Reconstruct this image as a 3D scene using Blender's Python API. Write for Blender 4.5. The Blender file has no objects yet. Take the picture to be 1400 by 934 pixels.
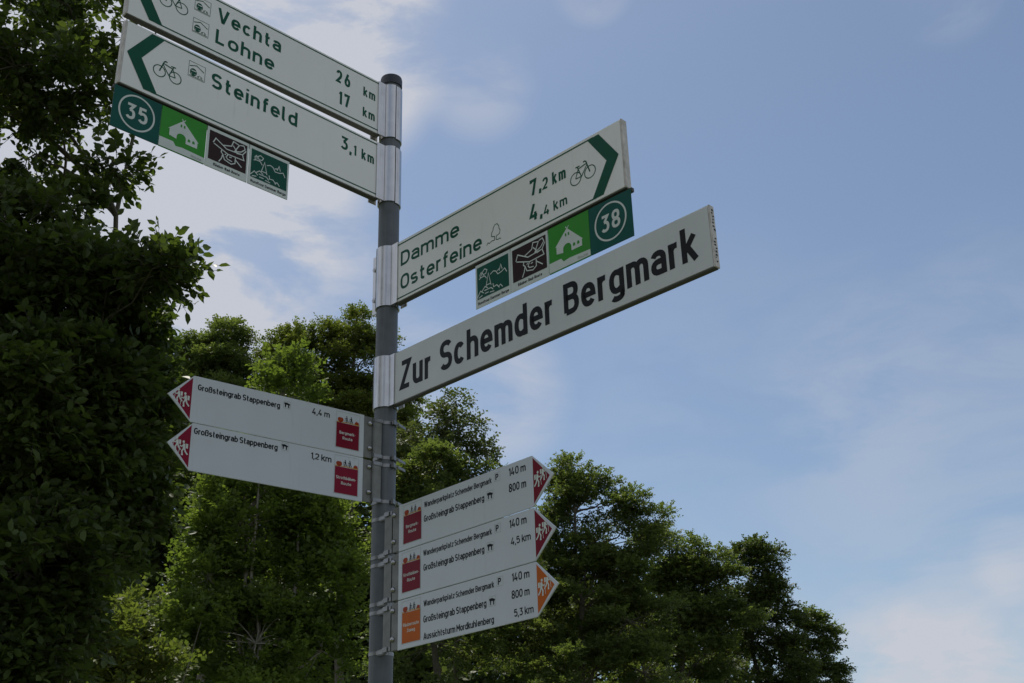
import bpy, bmesh, math, random
import numpy as np
from mathutils import Vector, Matrix

# ------------------------------------------------------------------ camera
scene = bpy.context.scene
col = scene.collection
F_PX, PITCH, ROLL, YAW, DIST, EYE = 1596.27, 0.4234, -0.0301, 0.1173, 3.1395, 1.6
CAM = Vector((0.0, -DIST, EYE))
R0 = Vector((math.cos(YAW), -math.sin(YAW), 0))
FWD = Vector((math.sin(YAW) * math.cos(PITCH), math.cos(YAW) * math.cos(PITCH), math.sin(PITCH)))
U0 = R0.cross(FWD)
RIGHT = (R0 * math.cos(ROLL) + U0 * math.sin(ROLL)).normalized()
UP = (U0 * math.cos(ROLL) - R0 * math.sin(ROLL)).normalized()
cd = bpy.data.cameras.new('camera')
cam = bpy.data.objects.new('camera', cd)
col.objects.link(cam)
scene.camera = cam
cd.sensor_width = 36.0
cd.lens = F_PX / 1400.0 * 36.0
cd.clip_start = 0.05
cd.clip_end = 6000
M = Matrix.Identity(4)
for i in range(3):
    M[i][0] = RIGHT[i]; M[i][1] = UP[i]; M[i][2] = -FWD[i]; M[i][3] = CAM[i]
cam.matrix_world = M


def ray(px, py):
    """direction from the camera through a photo pixel (1400 x 934)"""
    return (FWD + RIGHT * ((px - 700) / F_PX) + UP * ((467 - py) / F_PX))


def at(px, py, dist):
    r = ray(px, py)
    h = math.hypot(r.x, r.y)
    return CAM + r * (dist / h)


# ------------------------------------------------------------------ world and sun
SUN_EL, SUN_AZ = math.radians(65), math.radians(-28)      # azimuth from +y, negative = to the left
SKY_STRENGTH = 0.105
world = bpy.data.worlds.new('World')
scene.world = world
world.use_nodes = True
nt = world.node_tree
nt.nodes.clear()


def N(tree, t, **kw):
    n = tree.nodes.new(t)
    for k, v in kw.items():
        setattr(n, k, v)
    return n


def mth(tree, op, a, b=None, c=None, clamp=False):
    n = N(tree, 'ShaderNodeMath', operation=op, use_clamp=clamp)
    for i, v in enumerate((a, b, c)):
        if v is None: continue
        if isinstance(v, (int, float)): n.inputs[i].default_value = v
        else: tree.links.new(v, n.inputs[i])
    return n.outputs[0]


sky = N(nt, 'ShaderNodeTexSky', sky_type='NISHITA')
sky.sun_disc = False
sky.sun_elevation = SUN_EL
sky.sun_rotation = SUN_AZ
sky.air_density = 1.0
sky.dust_density = 1.0
sky.ozone_density = 1.6
tc = N(nt, 'ShaderNodeTexCoord')
dirn = tc.outputs['Generated']
# soft cloud banks: (photo pixel it drifts over, outer radius in degrees, weight)
CLOUDS = [((330, 20), 10.5, 1.25), ((450, 60), 6.5, .6), ((1350, 600), 12.0, .15), ((1000, 600), 12.0, .08), ((300, 290), 8.0, .85), ((120, 150), 12.0, 1.1), ((400, 400), 7.0, .30),
          ((655, 115), 3.2, .25), ((810, -20), 2.2, .25), ((1290, -20), 3.0, .18), ((670, 540), 4.5, .38), ((560, 500), 3.5, .35),
          ((1330, 860), 4.2, .20), ((1200, 890), 3.4, .34), ((1390, 930), 4.5, .22), ((1280, 950), 5.0, .30), ((1390, 765), 2.3, .22),
          ((1050, 990), 7.0, .3)]
acc = None
for (p, rad, w) in CLOUDS:
    d = ray(*p).normalized()
    dp = N(nt, 'ShaderNodeVectorMath', operation='DOT_PRODUCT')
    nt.links.new(dirn, dp.inputs[0]); dp.inputs[1].default_value = d
    mr = N(nt, 'ShaderNodeMapRange', interpolation_type='SMOOTHSTEP')
    nt.links.new(dp.outputs['Value'], mr.inputs['Value'])
    mr.inputs['From Min'].default_value = math.cos(math.radians(rad))
    mr.inputs['From Max'].default_value = 1.0
    mr.inputs['To Min'].default_value = 0.0
    mr.inputs['To Max'].default_value = w
    acc = mr.outputs['Result'] if acc is None else mth(nt, 'ADD', acc, mr.outputs['Result'])
mp = N(nt, 'ShaderNodeMapping')
nt.links.new(dirn, mp.inputs['Vector'])
mp.inputs['Scale'].default_value = (1.0, 1.0, 3.0)
mp.inputs['Rotation'].default_value = (0.0, math.radians(-14), math.radians(15))
nz = N(nt, 'ShaderNodeTexNoise')
nt.links.new(mp.outputs['Vector'], nz.inputs['Vector'])
nz.inputs['Scale'].default_value = 5.0
nz.inputs['Detail'].default_value = 9.0
nz.inputs['Roughness'].default_value = 0.6
nz.inputs['Distortion'].default_value = 0.35
wisp = N(nt, 'ShaderNodeMapRange', interpolation_type='SMOOTHSTEP')
nt.links.new(nz.outputs['Fac'], wisp.inputs['Value'])
wisp.inputs['From Min'].default_value = 0.34
wisp.inputs['From Max'].default_value = 0.64
wisp.inputs['To Min'].default_value = 0.15
wisp.inputs['To Max'].default_value = 1.6
haze_n = N(nt, 'ShaderNodeTexNoise')
nt.links.new(mp.outputs['Vector'], haze_n.inputs['Vector'])
haze_n.inputs['Scale'].default_value = 1.7
haze_n.inputs['Detail'].default_value = 4.0
thin = N(nt, 'ShaderNodeMapRange', interpolation_type='SMOOTHSTEP')
nt.links.new(haze_n.outputs['Fac'], thin.inputs['Value'])
thin.inputs['From Min'].default_value = 0.38
thin.inputs['From Max'].default_value = 0.62
thin.inputs['To Min'].default_value = 0.10
thin.inputs['To Max'].default_value = 1.0
# the broken cloud opens into one wide blue gap, the part of the sky the photograph looks into
gd = N(nt, 'ShaderNodeVectorMath', operation='DOT_PRODUCT')
nt.links.new(dirn, gd.inputs[0]); gd.inputs[1].default_value = ray(900, 380).normalized()
gap = N(nt, 'ShaderNodeMapRange', interpolation_type='SMOOTHSTEP')
nt.links.new(gd.outputs['Value'], gap.inputs['Value'])
gap.inputs['From Min'].default_value = math.cos(math.radians(26))
gap.inputs['From Max'].default_value = math.cos(math.radians(62))
gap.inputs['To Min'].default_value = 0.0
gap.inputs['To Max'].default_value = 1.0
cf = mth(nt, 'MULTIPLY', acc, wisp.outputs['Result'])
cf = mth(nt, 'ADD', cf, mth(nt, 'MULTIPLY', thin.outputs['Result'], gap.outputs['Result']))
cf = mth(nt, 'ADD', cf, 0.075)
cf = mth(nt, 'MINIMUM', cf, 0.93)
mixc = N(nt, 'ShaderNodeMix', data_type='RGBA')
nt.links.new(cf, mixc.inputs[0])
tint = N(nt, 'ShaderNodeMix', data_type='RGBA', blend_type='MULTIPLY')
tint.inputs[0].default_value = 1.0
nt.links.new(sky.outputs['Color'], tint.inputs[6])
tint.inputs[7].default_value = (0.93, 0.99, 1.0, 1)
nt.links.new(tint.outputs[2], mixc.inputs[6])
mixc.inputs[7].default_value = (5.4, 5.6, 6.2, 1)
bg = N(nt, 'ShaderNodeBackground')
bg.inputs['Strength'].default_value = SKY_STRENGTH
nt.links.new(mixc.outputs[2], bg.inputs['Color'])
wo = N(nt, 'ShaderNodeOutputWorld')
nt.links.new(bg.outputs[0], wo.inputs[0])

sd = bpy.data.lights.new('sun', 'SUN')
sd.energy = 4.5
sd.angle = math.radians(0.5)
sd.color = (1.0, 0.94, 0.84)
sun = bpy.data.objects.new('sun', sd)
col.objects.link(sun)
sdir = Vector((math.sin(SUN_AZ) * math.cos(SUN_EL), math.cos(SUN_AZ) * math.cos(SUN_EL), math.sin(SUN_EL)))
sun.rotation_euler = (-sdir).to_track_quat('-Z', 'Y').to_euler()
sun.location = (0, 0, 40)

scene.view_settings.view_transform = 'Standard'
scene.view_settings.look = 'None'
scene.view_settings.gamma = 1.0
scene.view_settings.use_curve_mapping = False
scene.view_settings.exposure = 0.0
scene.render.engine = 'CYCLES'
scene.render.resolution_x, scene.render.resolution_y = 1024, 683
scene.cycles.transparent_max_bounces = 8
scene.cycles.max_bounces = 8

rng = np.random.default_rng(7)
random.seed(7)


# ------------------------------------------------------------------ materials
def surf(name, base, rough=0.5, metal=0.0, var=0.0, vscale=20.0, dirt=None, dirt_amt=0.0, dscale=(6, 6, 2), bump=0.0,
         bscale=60.0, spec=0.5, coat=0.0, rvar=0.0, dlo=0.52, dhi=0.72):
    m = bpy.data.materials.new(name)
    m.use_nodes = True
    t = m.node_tree
    b = t.nodes['Principled BSDF']
    b.inputs['Roughness'].default_value = rough
    b.inputs['Metallic'].default_value = metal
    b.inputs['Specular IOR Level'].default_value = spec
    b.inputs['Coat Weight'].default_value = coat
    co = N(t, 'ShaderNodeTexCoord')
    src = co.outputs['Object']
    c = N(t, 'ShaderNodeRGB'); c.outputs[0].default_value = (*base, 1)
    cur = c.outputs[0]
    if var > 0:
        n = N(t, 'ShaderNodeTexNoise'); t.links.new(src, n.inputs['Vector'])
        n.inputs['Scale'].default_value = vscale; n.inputs['Detail'].default_value = 6
        mr = N(t, 'ShaderNodeMapRange'); t.links.new(n.outputs['Fac'], mr.inputs['Value'])
        mr.inputs['From Min'].default_value = .25; mr.inputs['From Max'].default_value = .75
        mr.inputs['To Min'].default_value = 1 - var; mr.inputs['To Max'].default_value = 1 + var
        mx = N(t, 'ShaderNodeVectorMath', operation='SCALE')
        t.links.new(cur, mx.inputs[0]); t.links.new(mr.outputs[0], mx.inputs['Scale'])
        cur = mx.outputs[0]
        if rvar > 0:
            rr = N(t, 'ShaderNodeMapRange'); t.links.new(n.outputs['Fac'], rr.inputs['Value'])
            rr.inputs['From Min'].default_value = .3; rr.inputs['From Max'].default_value = .7
            rr.inputs['To Min'].default_value = rough - rvar; rr.inputs['To Max'].default_value = rough + rvar
            t.links.new(rr.outputs[0], b.inputs['Roughness'])
    if dirt:
        mp_ = N(t, 'ShaderNodeMapping'); t.links.new(src, mp_.inputs['Vector'])
        mp_.inputs['Scale'].default_value = dscale
        n = N(t, 'ShaderNodeTexNoise'); t.links.new(mp_.outputs[0], n.inputs['Vector'])
        n.inputs['Scale'].default_value = 3; n.inputs['Detail'].default_value = 8; n.inputs['Roughness'].default_value = .65
        mr = N(t, 'ShaderNodeMapRange'); t.links.new(n.outputs['Fac'], mr.inputs['Value'])
        mr.inputs['From Min'].default_value = dlo; mr.inputs['From Max'].default_value = dhi
        mr.inputs['To Max'].default_value = dirt_amt
        mx = N(t, 'ShaderNodeMix', data_type='RGBA')
        t.links.new(mr.outputs[0], mx.inputs[0]); t.links.new(cur, mx.inputs[6]); mx.inputs[7].default_value = (*dirt, 1)
        cur = mx.outputs[2]
    t.links.new(cur, b.inputs['Base Color'])
    if bump > 0:
        n = N(t, 'ShaderNodeTexNoise'); t.links.new(src, n.inputs['Vector'])
        n.inputs['Scale'].default_value = bscale; n.inputs['Detail'].default_value = 4
        bp = N(t, 'ShaderNodeBump'); bp.inputs['Strength'].default_value = bump; bp.inputs['Distance'].default_value = .002
        t.links.new(n.outputs['Fac'], bp.inputs['Height']); t.links.new(bp.outputs[0], b.inputs['Normal'])
    return m


GRIME = (0.16, 0.15, 0.12)
MAT = {
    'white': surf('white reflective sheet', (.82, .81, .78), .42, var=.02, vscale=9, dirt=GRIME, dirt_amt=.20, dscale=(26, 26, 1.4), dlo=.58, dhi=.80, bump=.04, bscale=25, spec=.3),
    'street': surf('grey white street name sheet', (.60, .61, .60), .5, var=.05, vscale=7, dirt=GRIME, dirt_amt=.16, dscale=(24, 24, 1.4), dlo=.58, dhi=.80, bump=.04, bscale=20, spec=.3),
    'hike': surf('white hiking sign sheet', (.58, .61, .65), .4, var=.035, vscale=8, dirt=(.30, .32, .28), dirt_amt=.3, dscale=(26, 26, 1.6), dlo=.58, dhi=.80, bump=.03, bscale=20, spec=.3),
    'under': surf('shade dark underside channel', (.07, .068, .062), .7),  # shade below the boards put into the colour, dark all over
    'profile': surf('weathered aluminium sign edge', (.50, .52, .48), .5, metal=.25, var=.2, vscale=40, dirt=(.10, .09, .06), dirt_amt=.7, dscale=(25, 25, 8)),
    'edge': surf('lichen stained end cap', (.60, .56, .52), .6, var=.2, vscale=60, dirt=(.20, .17, .14), dirt_amt=.6, dscale=(30, 30, 9)),
    'green': surf('dark green print', (.004, .082, .047), .4, var=.08, vscale=30, spec=.12),
    'teal': surf('blue green print', (.005, .085, .070), .4, var=.10, vscale=25, spec=.12),
    'forest': surf('forest green print', (.006, .078, .052), .4, var=.08, vscale=25, spec=.12),
    'leafgreen': surf('bright green print', (.045, .27, .035), .42, var=.08, vscale=22, dirt=(.10, .16, .07), dirt_amt=.35, spec=.12),
    'brown': surf('dark brown print', (.032, .016, .016), .42, var=.1, vscale=25, spec=.12),
    'black': surf('black print', (.012, .013, .015), .4, spec=.12),
    'red': surf('crimson print', (.19, .005, .019), .38, var=.06, vscale=30, spec=.12),
    'crimson': surf('faded crimson print', (.225, .007, .030), .38, var=.06, vscale=30, spec=.12),
    'orange': surf('orange print', (.50, .11, .008), .38, var=.06, vscale=30, spec=.12),
    'rust': surf('rust red print', (.34, .05, .015), .45, var=.2, vscale=200, spec=.12),
    'yellow': surf('ochre print', (.55, .30, .06), .45, var=.1, vscale=200, spec=.12),
    'pale': surf('pale print', (.62, .66, .62), .42, var=.06, vscale=30, spec=.12),
    'pole': surf('grey painted steel post', (.095, .105, .118), .5, metal=.1, var=.2, vscale=26, dirt=(.20, .20, .185), dirt_amt=.55, dscale=(26, 26, 1.3), dlo=.5, dhi=.78, bump=.1, bscale=60, rvar=.08),
    'alu': surf('brushed aluminium sleeve', (.56, .56, .55), .30, metal=1.0, var=.1, vscale=30, dirt=(.16, .15, .14), dirt_amt=.4, dscale=(30, 30, 1.5), bump=.05, bscale=90, rvar=.03, dlo=.56, dhi=.74),
    'galv': surf('galvanised steel bracket', (.19, .19, .18), .55, metal=.3, var=.2, vscale=35, dirt=(.12, .10, .07), dirt_amt=.5, dscale=(20, 20, 6), bump=.15, bscale=80),
    'band': surf('stainless steel band', (.24, .24, .235), .34, metal=.8, var=.15, vscale=50, dirt=(.08, .07, .05), dirt_amt=.6, dscale=(30, 30, 10)),
    'bolt': surf('steel bolt', (.42, .42, .43), .22, metal=1.0),
    'cap': surf('black plastic cap', (.02, .022, .028), .45, var=.15, vscale=40, bump=.1),
    'dark': surf('dark rubber and shadow gap', (.03, .03, .03), .6),  # even dark colour of the strip behind the sleeve flange
    'bark': surf('grey brown bark', (.10, .085, .065), .85, var=.35, vscale=9, bump=.6, bscale=14),
    'palebark': surf('pale smooth bark', (.26, .24, .19), .8, var=.3, vscale=12, bump=.4, bscale=20),
}


def leafmat(name, a, b, trans=.42, rough=.5, gloss=.10):
    m = bpy.data.materials.new(name)
    m.use_nodes = True
    t = m.node_tree
    t.nodes.clear()
    geo = N(t, 'ShaderNodeNewGeometry')
    ramp = N(t, 'ShaderNodeMix', data_type='RGBA')
    co = N(t, 'ShaderNodeTexCoord')
    nz_ = N(t, 'ShaderNodeTexNoise'); t.links.new(co.outputs['Object'], nz_.inputs['Vector'])
    nz_.inputs['Scale'].default_value = .9; nz_.inputs['Detail'].default_value = 3
    s = mth(t, 'MULTIPLY', geo.outputs['Random Per Island'], .6)
    s = mth(t, 'ADD', s, mth(t, 'MULTIPLY', mth(t, 'SUBTRACT', nz_.outputs['Fac'], .35), 1.3), clamp=True)
    t.links.new(s, ramp.inputs[0])
    ramp.inputs[6].default_value = (*a, 1); ramp.inputs[7].default_value = (*b, 1)
    pb = N(t, 'ShaderNodeBsdfPrincipled')
    pb.inputs['Roughness'].default_value = rough
    pb.inputs['Specular IOR Level'].default_value = .25
    t.links.new(ramp.outputs[2], pb.inputs['Base Color'])
    tr = N(t, 'ShaderNodeBsdfTranslucent')
    tcx = N(t, 'ShaderNodeMix', data_type='RGBA', blend_type='MULTIPLY'); tcx.inputs[0].default_value = 1
    t.links.new(ramp.outputs[2], tcx.inputs[6]); tcx.inputs[7].default_value = (1.35, 1.45, .65, 1)
    t.links.new(tcx.outputs[2], tr.inputs['Color'])
    mx = N(t, 'ShaderNodeMixShader'); mx.inputs[0].default_value = trans
    t.links.new(pb.outputs[0], mx.inputs[1]); t.links.new(tr.outputs[0], mx.inputs[2])
    o = N(t, 'ShaderNodeOutputMaterial'); t.links.new(mx.outputs[0], o.inputs[0])
    return m


LEAF = {
    'near': leafmat('dark glossy leaf', (.042, .068, .018), (.085, .112, .030), .38),
    'bright': leafmat('fresh green leaf', (.075, .115, .024), (.140, .180, .045), .5),
    'yellow': leafmat('yellow green leaf', (.070, .098, .024), (.135, .155, .045), .48),
    'mid': leafmat('oak green leaf', (.070, .102, .034), (.140, .168, .062), .47),
    'olive': leafmat('olive green leaf', (.060, .080, .034), (.110, .130, .060), .42),
    'deep': leafmat('deep green leaf', (.048, .072, .026), (.100, .124, .046), .42),
}


# ------------------------------------------------------------------ mesh helpers
class MB:
    def __init__(self): self.v = []; self.f = []; self.sm = []

    def add(self, vs, fs, smooth=False):
        o = len(self.v)
        self.v += [tuple(p) for p in vs]
        for f in fs:
            self.f.append([i + o for i in f]); self.sm.append(smooth)
        return self

    def box(self, x0, x1, y0, y1, z0, z1):
        vs = [(x, y, z) for z in (z0, z1) for y in (y0, y1) for x in (x0, x1)]
        return self.add(vs, [(0, 2, 3, 1), (4, 5, 7, 6), (0, 1, 5, 4), (2, 6, 7, 3), (0, 4, 6, 2), (1, 3, 7, 5)])

    def prism(self, poly, y0, y1):
        """polygon in x,z extruded in y (y0 is the front)"""
        n = len(poly)
        vs = [(x, y0, z) for x, z in poly] + [(x, y1, z) for x, z in poly]
        fs = [list(range(n)), list(range(2 * n - 1, n - 1, -1))]
        fs += [(i, i + n, (i + 1) % n + n, (i + 1) % n) for i in range(n)]
        return self.add(vs, fs)

    def flat(self, poly, y):
        return self.add([(x, y, z) for x, z in poly], [list(range(len(poly)))])

    def tube(self, pts, rads, n=8, caps=True):
        pts = [Vector(p) for p in pts]
        rings = []
        prev = None
        for i, p in enumerate(pts):
            d = (pts[min(i + 1, len(pts) - 1)] - pts[max(i - 1, 0)]).normalized()
            if prev is None:
                a = d.orthogonal().normalized()
            else:
                a = (prev - d * prev.dot(d)).normalized()
            prev = a
            b = d.cross(a)
            r = rads[i] if hasattr(rads, '__len__') else rads
            rings.append([p + (a * math.cos(t) + b * math.sin(t)) * r for t in [2 * math.pi * k / n for k in range(n)]])
        vs = [q for r in rings for q in r]
        fs = []
        for i in range(len(pts) - 1):
            for k in range(n):
                fs.append((i * n + k, i * n + (k + 1) % n, (i + 1) * n + (k + 1) % n, (i + 1) * n + k))
        self.add(vs, fs, True)
        if caps:
            o = len(self.v) - len(vs)
            self.f.append([o + k for k in range(n)][::-1]); self.sm.append(False)
            self.f.append([o + (len(pts) - 1) * n + k for k in range(n)]); self.sm.append(False)
        return self

    def lathe(self, prof, n=32, c=(0, 0, 0)):
        vs = []; fs = []
        for r, z in prof:
            vs += [(c[0] + r * math.cos(2 * math.pi * k / n), c[1] + r * math.sin(2 * math.pi * k / n), c[2] + z) for k in range(n)]
        for i in range(len(prof) - 1):
            for k in range(n):
                fs.append((i * n + k, i * n + (k + 1) % n, (i + 1) * n + (k + 1) % n, (i + 1) * n + k))
        self.add(vs, fs, True)
        return self

    def shell(self, r0, r1, a0, a1, z0, z1, n=20):
        """piece of a pipe wall round the z axis, angles in degrees"""
        vs = []; fs = []
        for k in range(n + 1):
            a = math.radians(a0 + (a1 - a0) * k / n)
            c, s = math.cos(a), math.sin(a)
            vs += [(r0 * c, r0 * s, z0), (r1 * c, r1 * s, z0), (r1 * c, r1 * s, z1), (r0 * c, r0 * s, z1)]
        for k in range(n):
            o = k * 4
            for e in range(4):
                fs.append((o + e, o + (e + 1) % 4, o + 4 + (e + 1) % 4, o + 4 + e))
        fs += [(0, 3, 2, 1), (n * 4, n * 4 + 1, n * 4 + 2, n * 4 + 3)]
        o = len(self.v)
        self.add(vs, fs, False)
        # smooth the outer walls only
        i0 = len(self.f) - len(fs)
        for k in range(n):
            for e in (1, 3): self.sm[i0 + k * 4 + e] = True
        return self

    def ribbon(self, pts, w, y, closed=False):
        """flat stroke of width w in the x,z plane"""
        P = [np.array(p, float) for p in pts]
        Q = [P[0]]
        for p in P[1:]:
            if np.linalg.norm(p - Q[-1]) > 1e-7: Q.append(p)
        if closed and np.linalg.norm(Q[0] - Q[-1]) < 1e-7: Q.pop()
        n = len(Q)
        if n < 2: return self
        L = []; R = []
        for i in range(n):
            if closed or 0 < i < n - 1:
                a = Q[i] - Q[i - 1]; b = Q[(i + 1) % n] - Q[i]
                a /= np.linalg.norm(a); b /= np.linalg.norm(b)
                na = np.array([-a[1], a[0]]); nb = np.array([-b[1], b[0]])
                m = na + nb
                l = np.linalg.norm(m)
                if l < 1e-3: m = na; k = 1
                else:
                    m /= l; k = min(1 / max(m.dot(na), .3), 1.9)
            else:
                a = (Q[1] - Q[0]) if i == 0 else (Q[-1] - Q[-2])
                a /= np.linalg.norm(a)
                m = np.array([-a[1], a[0]]); k = 1
            L.append(Q[i] + m * k * w / 2); R.append(Q[i] - m * k * w / 2)
        vs = [(p[0], y, p[1]) for p in L] + [(p[0], y, p[1]) for p in R]
        fs = [(i, i + n, (i + 1) % n + n, (i + 1) % n) for i in range(n if closed else n - 1)]
        return self.add(vs, fs)

    def build(self, name, mat, parent=None, bevel=0.0, **props):
        me = bpy.data.meshes.new(name)
        me.from_pydata(self.v, [], self.f)
        me.polygons.foreach_set('use_smooth', self.sm)
        if bevel:
            bm = bmesh.new(); bm.from_mesh(me)
            es = [e for e in bm.edges if len(e.link_faces) == 2 and e.calc_face_angle(0) > .5]
            bmesh.ops.bevel(bm, geom=es, offset=bevel, segments=2, affect='EDGES', clamp_overlap=True)
            bm.to_mesh(me); bm.free()
        if any(self.sm):
            bm = bmesh.new(); bm.from_mesh(me)
            for e in bm.edges:
                if len(e.link_faces) != 2 or e.calc_face_angle(0) > .55 or any(not f.smooth for f in e.link_faces): e.smooth = False
            bm.to_mesh(me); bm.free()
        me.update()
        me.materials.append(MAT[mat] if isinstance(mat, str) else mat)
        o = bpy.data.objects.new(name, me)
        col.objects.link(o)
        if parent: o.parent = parent
        for k, v in props.items(): o[k] = v
        return o


def empty(name, loc, rz, label, cat, group=None):
    o = bpy.data.objects.new(name, None)
    o.empty_display_size = .1
    o.location = loc; o.rotation_euler = (0, 0, rz)
    o['label'] = label; o['category'] = cat
    if group: o['group'] = group
    col.objects.link(o)
    return o


# ------------------------------------------------------------------ stroke lettering (a plain road-sign hand)
def arc(cx, cy, rx, ry, a0, a1, n=9, p=2.3):
    out = []
    for i in range(n + 1):
        a = math.radians(a0 + (a1 - a0) * i / n)
        c, s = math.cos(a), math.sin(a)
        out.append((cx + rx * math.copysign(abs(c) ** (2 / p), c), cy + ry * math.copysign(abs(s) ** (2 / p), s)))
    return out


XH = .73


def glyph(ch, k, sw):
    """-> centreline width, [(points, closed)]; cap height 1"""
    B = sw / 2; X = XH - sw / 2; C = 1 - sw / 2; m = (X + B) / 2; r = (X - B) / 2; D = -.24 + sw / 2; M2 = (B + C) / 2
    S = []

    def s(*pts, closed=False): S.append((list(pts), closed))
    W = {'a': .36, 'b': .38, 'c': .34, 'd': .38, 'e': .38, 'f': .24, 'g': .38, 'h': .36, 'i': 0, 'j': .1, 'k': .36, 'l': .10, 'm': .62, 'n': .36, 'o': .40,
         'p': .38, 'r': .22, 's': .34, 'ß': .40, 't': .24, 'u': .36, 'v': .4, 'w': .6, 'z': .34, 'A': .50, 'B': .42, 'C': .42, 'D': .42, 'E': .36, 'G': .44, 'K': .44,
         'L': .36, 'M': .56, 'O': .44, 'P': .40, 'R': .42, 'S': .42, 'V': .50, 'W': .76, 'Z': .42, ',': .02, '.': 0, '-': .22,
         '0': .38, '1': .15, '2': .38, '3': .38, '4': .42, '5': .38, '6': .38, '7': .38, '8': .38, '9': .38, ' ': .16, 'T': .42}
    base = {'ä': 'a', 'ü': 'u', 'ö': 'o'}.get(ch, ch)
    w = W[base] * k
    c = w / 2
    if base == 'a':
        s(*arc(c, X - r * .62, c, r * .62, 160, 0), (w, 0))
        s((w, m + .03), (c, m + .03), *arc(c, (m + .03 + B) / 2, c, (m + .03 - B) / 2, 90, 270, 8), (w * .85, B), (w, B + .06))
    elif base == 'b':
        s((0, 0), (0, 1)); s((0, X - .04), *arc(c, m, c, r, 125, -125, 12), (0, B + .04))
    elif base == 'c':
        s(*arc(c, m, c, r, 40, 320, 16))
    elif base == 'd':
        s((w, 0), (w, 1)); s((w, X - .04), *arc(c, m, c, r, 55, 305, 12), (w, B + .04))
    elif base == 'e':
        s((0, m), (w, m), *arc(c, m, c, r, 0, 322, 18)[1:])
    elif base == 'f':
        s((w * .35, 0), (w * .35, C - .16), *arc(w * .35 + w * .65, C - .16, w * .65, .16, 180, 92, 6), (w * 1.08, C)); s((-.02, X), (w, X))
    elif base == 'g':
        s((w, X + B), (w, D + .12), *arc(c, D + .13, c, .13, 0, -150, 9)); s((w, X - .04), *arc(c, m, c, r, 55, 305, 12), (w, B + .04))
    elif base == 'h':
        s((0, 0), (0, 1)); s((0, X - .08), *arc(c, X - .2, c, .2, 140, 0), (w, 0))
    elif base == 'i':
        s((0, 0), (0, XH)); s((0, .87), (0, 1.0))
    elif base == 'k':
        s((0, 0), (0, 1)); s((0.01, .30), (w, XH)); s((w * .34, .42), (w * 1.05, 0))
    elif base == 'l':
        s((0, 1), (0, B + .1), *arc(w, B + .1, w, .1, 180, 270, 5))
    elif base == 'm':
        q = w / 4
        s((0, 0), (0, XH)); s((0, X - .08), *arc(q, X - .18, q, .18, 140, 0), (2 * q, 0)); s((2 * q, X - .14), *arc(3 * q, X - .18, q, .18, 150, 0), (w, 0))
    elif base == 'n':
        s((0, 0), (0, XH)); s((0, X - .08), *arc(c, X - .2, c, .2, 140, 0), (w, 0))
    elif base == 'o':
        s(*arc(c, m, c, r, 0, 360, 24)[:-1], closed=True)
    elif base == 'p':
        s((0, -.24), (0, XH)); s((0, X - .04), *arc(c, m, c, r, 125, -125, 12), (0, B + .04))
    elif base == 'r':
        s((0, 0), (0, XH)); s((0, X - .1), *arc(w * .8, X - .2, w * .8, .2, 155, 80, 7))
    elif base == 's':
        h = r / 2
        s(*arc(c, X - h, c, h, 35, 270, 11), *arc(c, B + h, c, h, 90, -145, 11)[1:])
    elif base == 'ß':
        s((0, 0), (0, C - .2), *arc(w * .48, C - .2, w * .48, .2, 180, -60, 12), (w * .55, .56), *arc(w * .6, B + .22, w * .42, .22, 70, -120, 10))
    elif base == 't':
        s((w * .35, .94), (w * .35, B + .12), *arc(w * .9, B + .12, w * .55, .12, 180, 270, 5), (w * 1.05, B)); s((-.02, X), (w * 1.02, X))
    elif base == 'u':
        s((w, 0), (w, XH)); s((0, XH), *arc(c, B + .2, c, .2, 180, 320), (w, B + .08))
    elif base == 'v':
        s((0, XH), (c - .02, B * .6), (c + .02, B * .6), (w, XH))
    elif base == 'w':
        s((0, XH), (w * .25, 0)); s((w * .25, 0.01), (c, XH)); s((c, XH - .01), (w * .75, 0)); s((w * .75, 0.01), (w, XH))
    elif base == 'z':
        s((0, X), (w, X), (0, B), (w, B))
    elif base == 'A':
        s((0, 0), (c - .01, 1)); s((w, 0), (c + .01, 1)); s((w * .2, .28), (w * .8, .28))
    elif base == 'B':
        s((0, B), (0, C), (c, C), *arc(c, (C + .53) / 2, c * .92, (C - .53) / 2, 90, -90, 9), (0, .53)); s((c, .53), *arc(c, (B + .53) / 2, c, (.53 - B) / 2, 90, -90, 9), (0, B))
    elif base == 'C':
        s(*arc(c, M2, c, C - M2, 40, 320, 18))
    elif base == 'D':
        s((0, B), (0, C), (c * .8, C), *arc(c * .8, M2, w - c * .8, C - M2, 90, -90, 14), closed=True)
    elif base == 'E':
        s((w, B), (0, B), (0, C), (w, C)); s((0, M2), (w * .9, M2))
    elif base == 'G':
        s(*arc(c, M2, c, C - M2, 42, 335, 18), (w, M2 - .03), (c, M2 - .03))
    elif base == 'K':
        s((0, 0), (0, 1)); s((0.01, .38), (w, 1)); s((w * .3, .52), (w * 1.05, 0))
    elif base == 'L':
        s((0, 1), (0, B), (w, B))
    elif base == 'M':
        s((0, 0), (0, 1)); s((w, 0), (w, 1)); s((0, .93), (c, .35)); s((c, .35), (w, .93))
    elif base == 'O':
        s(*arc(c, M2, c, C - M2, 0, 360, 26, 2.7)[:-1], closed=True)
    elif base == 'P':
        s((0, 0), (0, C), (c, C), *arc(c, (C + .45) / 2, c, (C - .45) / 2, 90, -90, 10), (0, .45))
    elif base == 'R':
        s((0, 0), (0, C), (c, C), *arc(c, (C + .47) / 2, c, (C - .47) / 2, 90, -90, 10), (0, .47)); s((c, .47), (w, 0))
    elif base == 'S':
        h = (C - B) / 4
        s(*arc(c, C - h, c, h, 28, 270, 12), *arc(c, B + h, c, h, 90, -152, 12)[1:])
    elif base == 'T':
        s((0, C), (w, C)); s((c, 0), (c, C))
    elif base == 'V':
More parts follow.
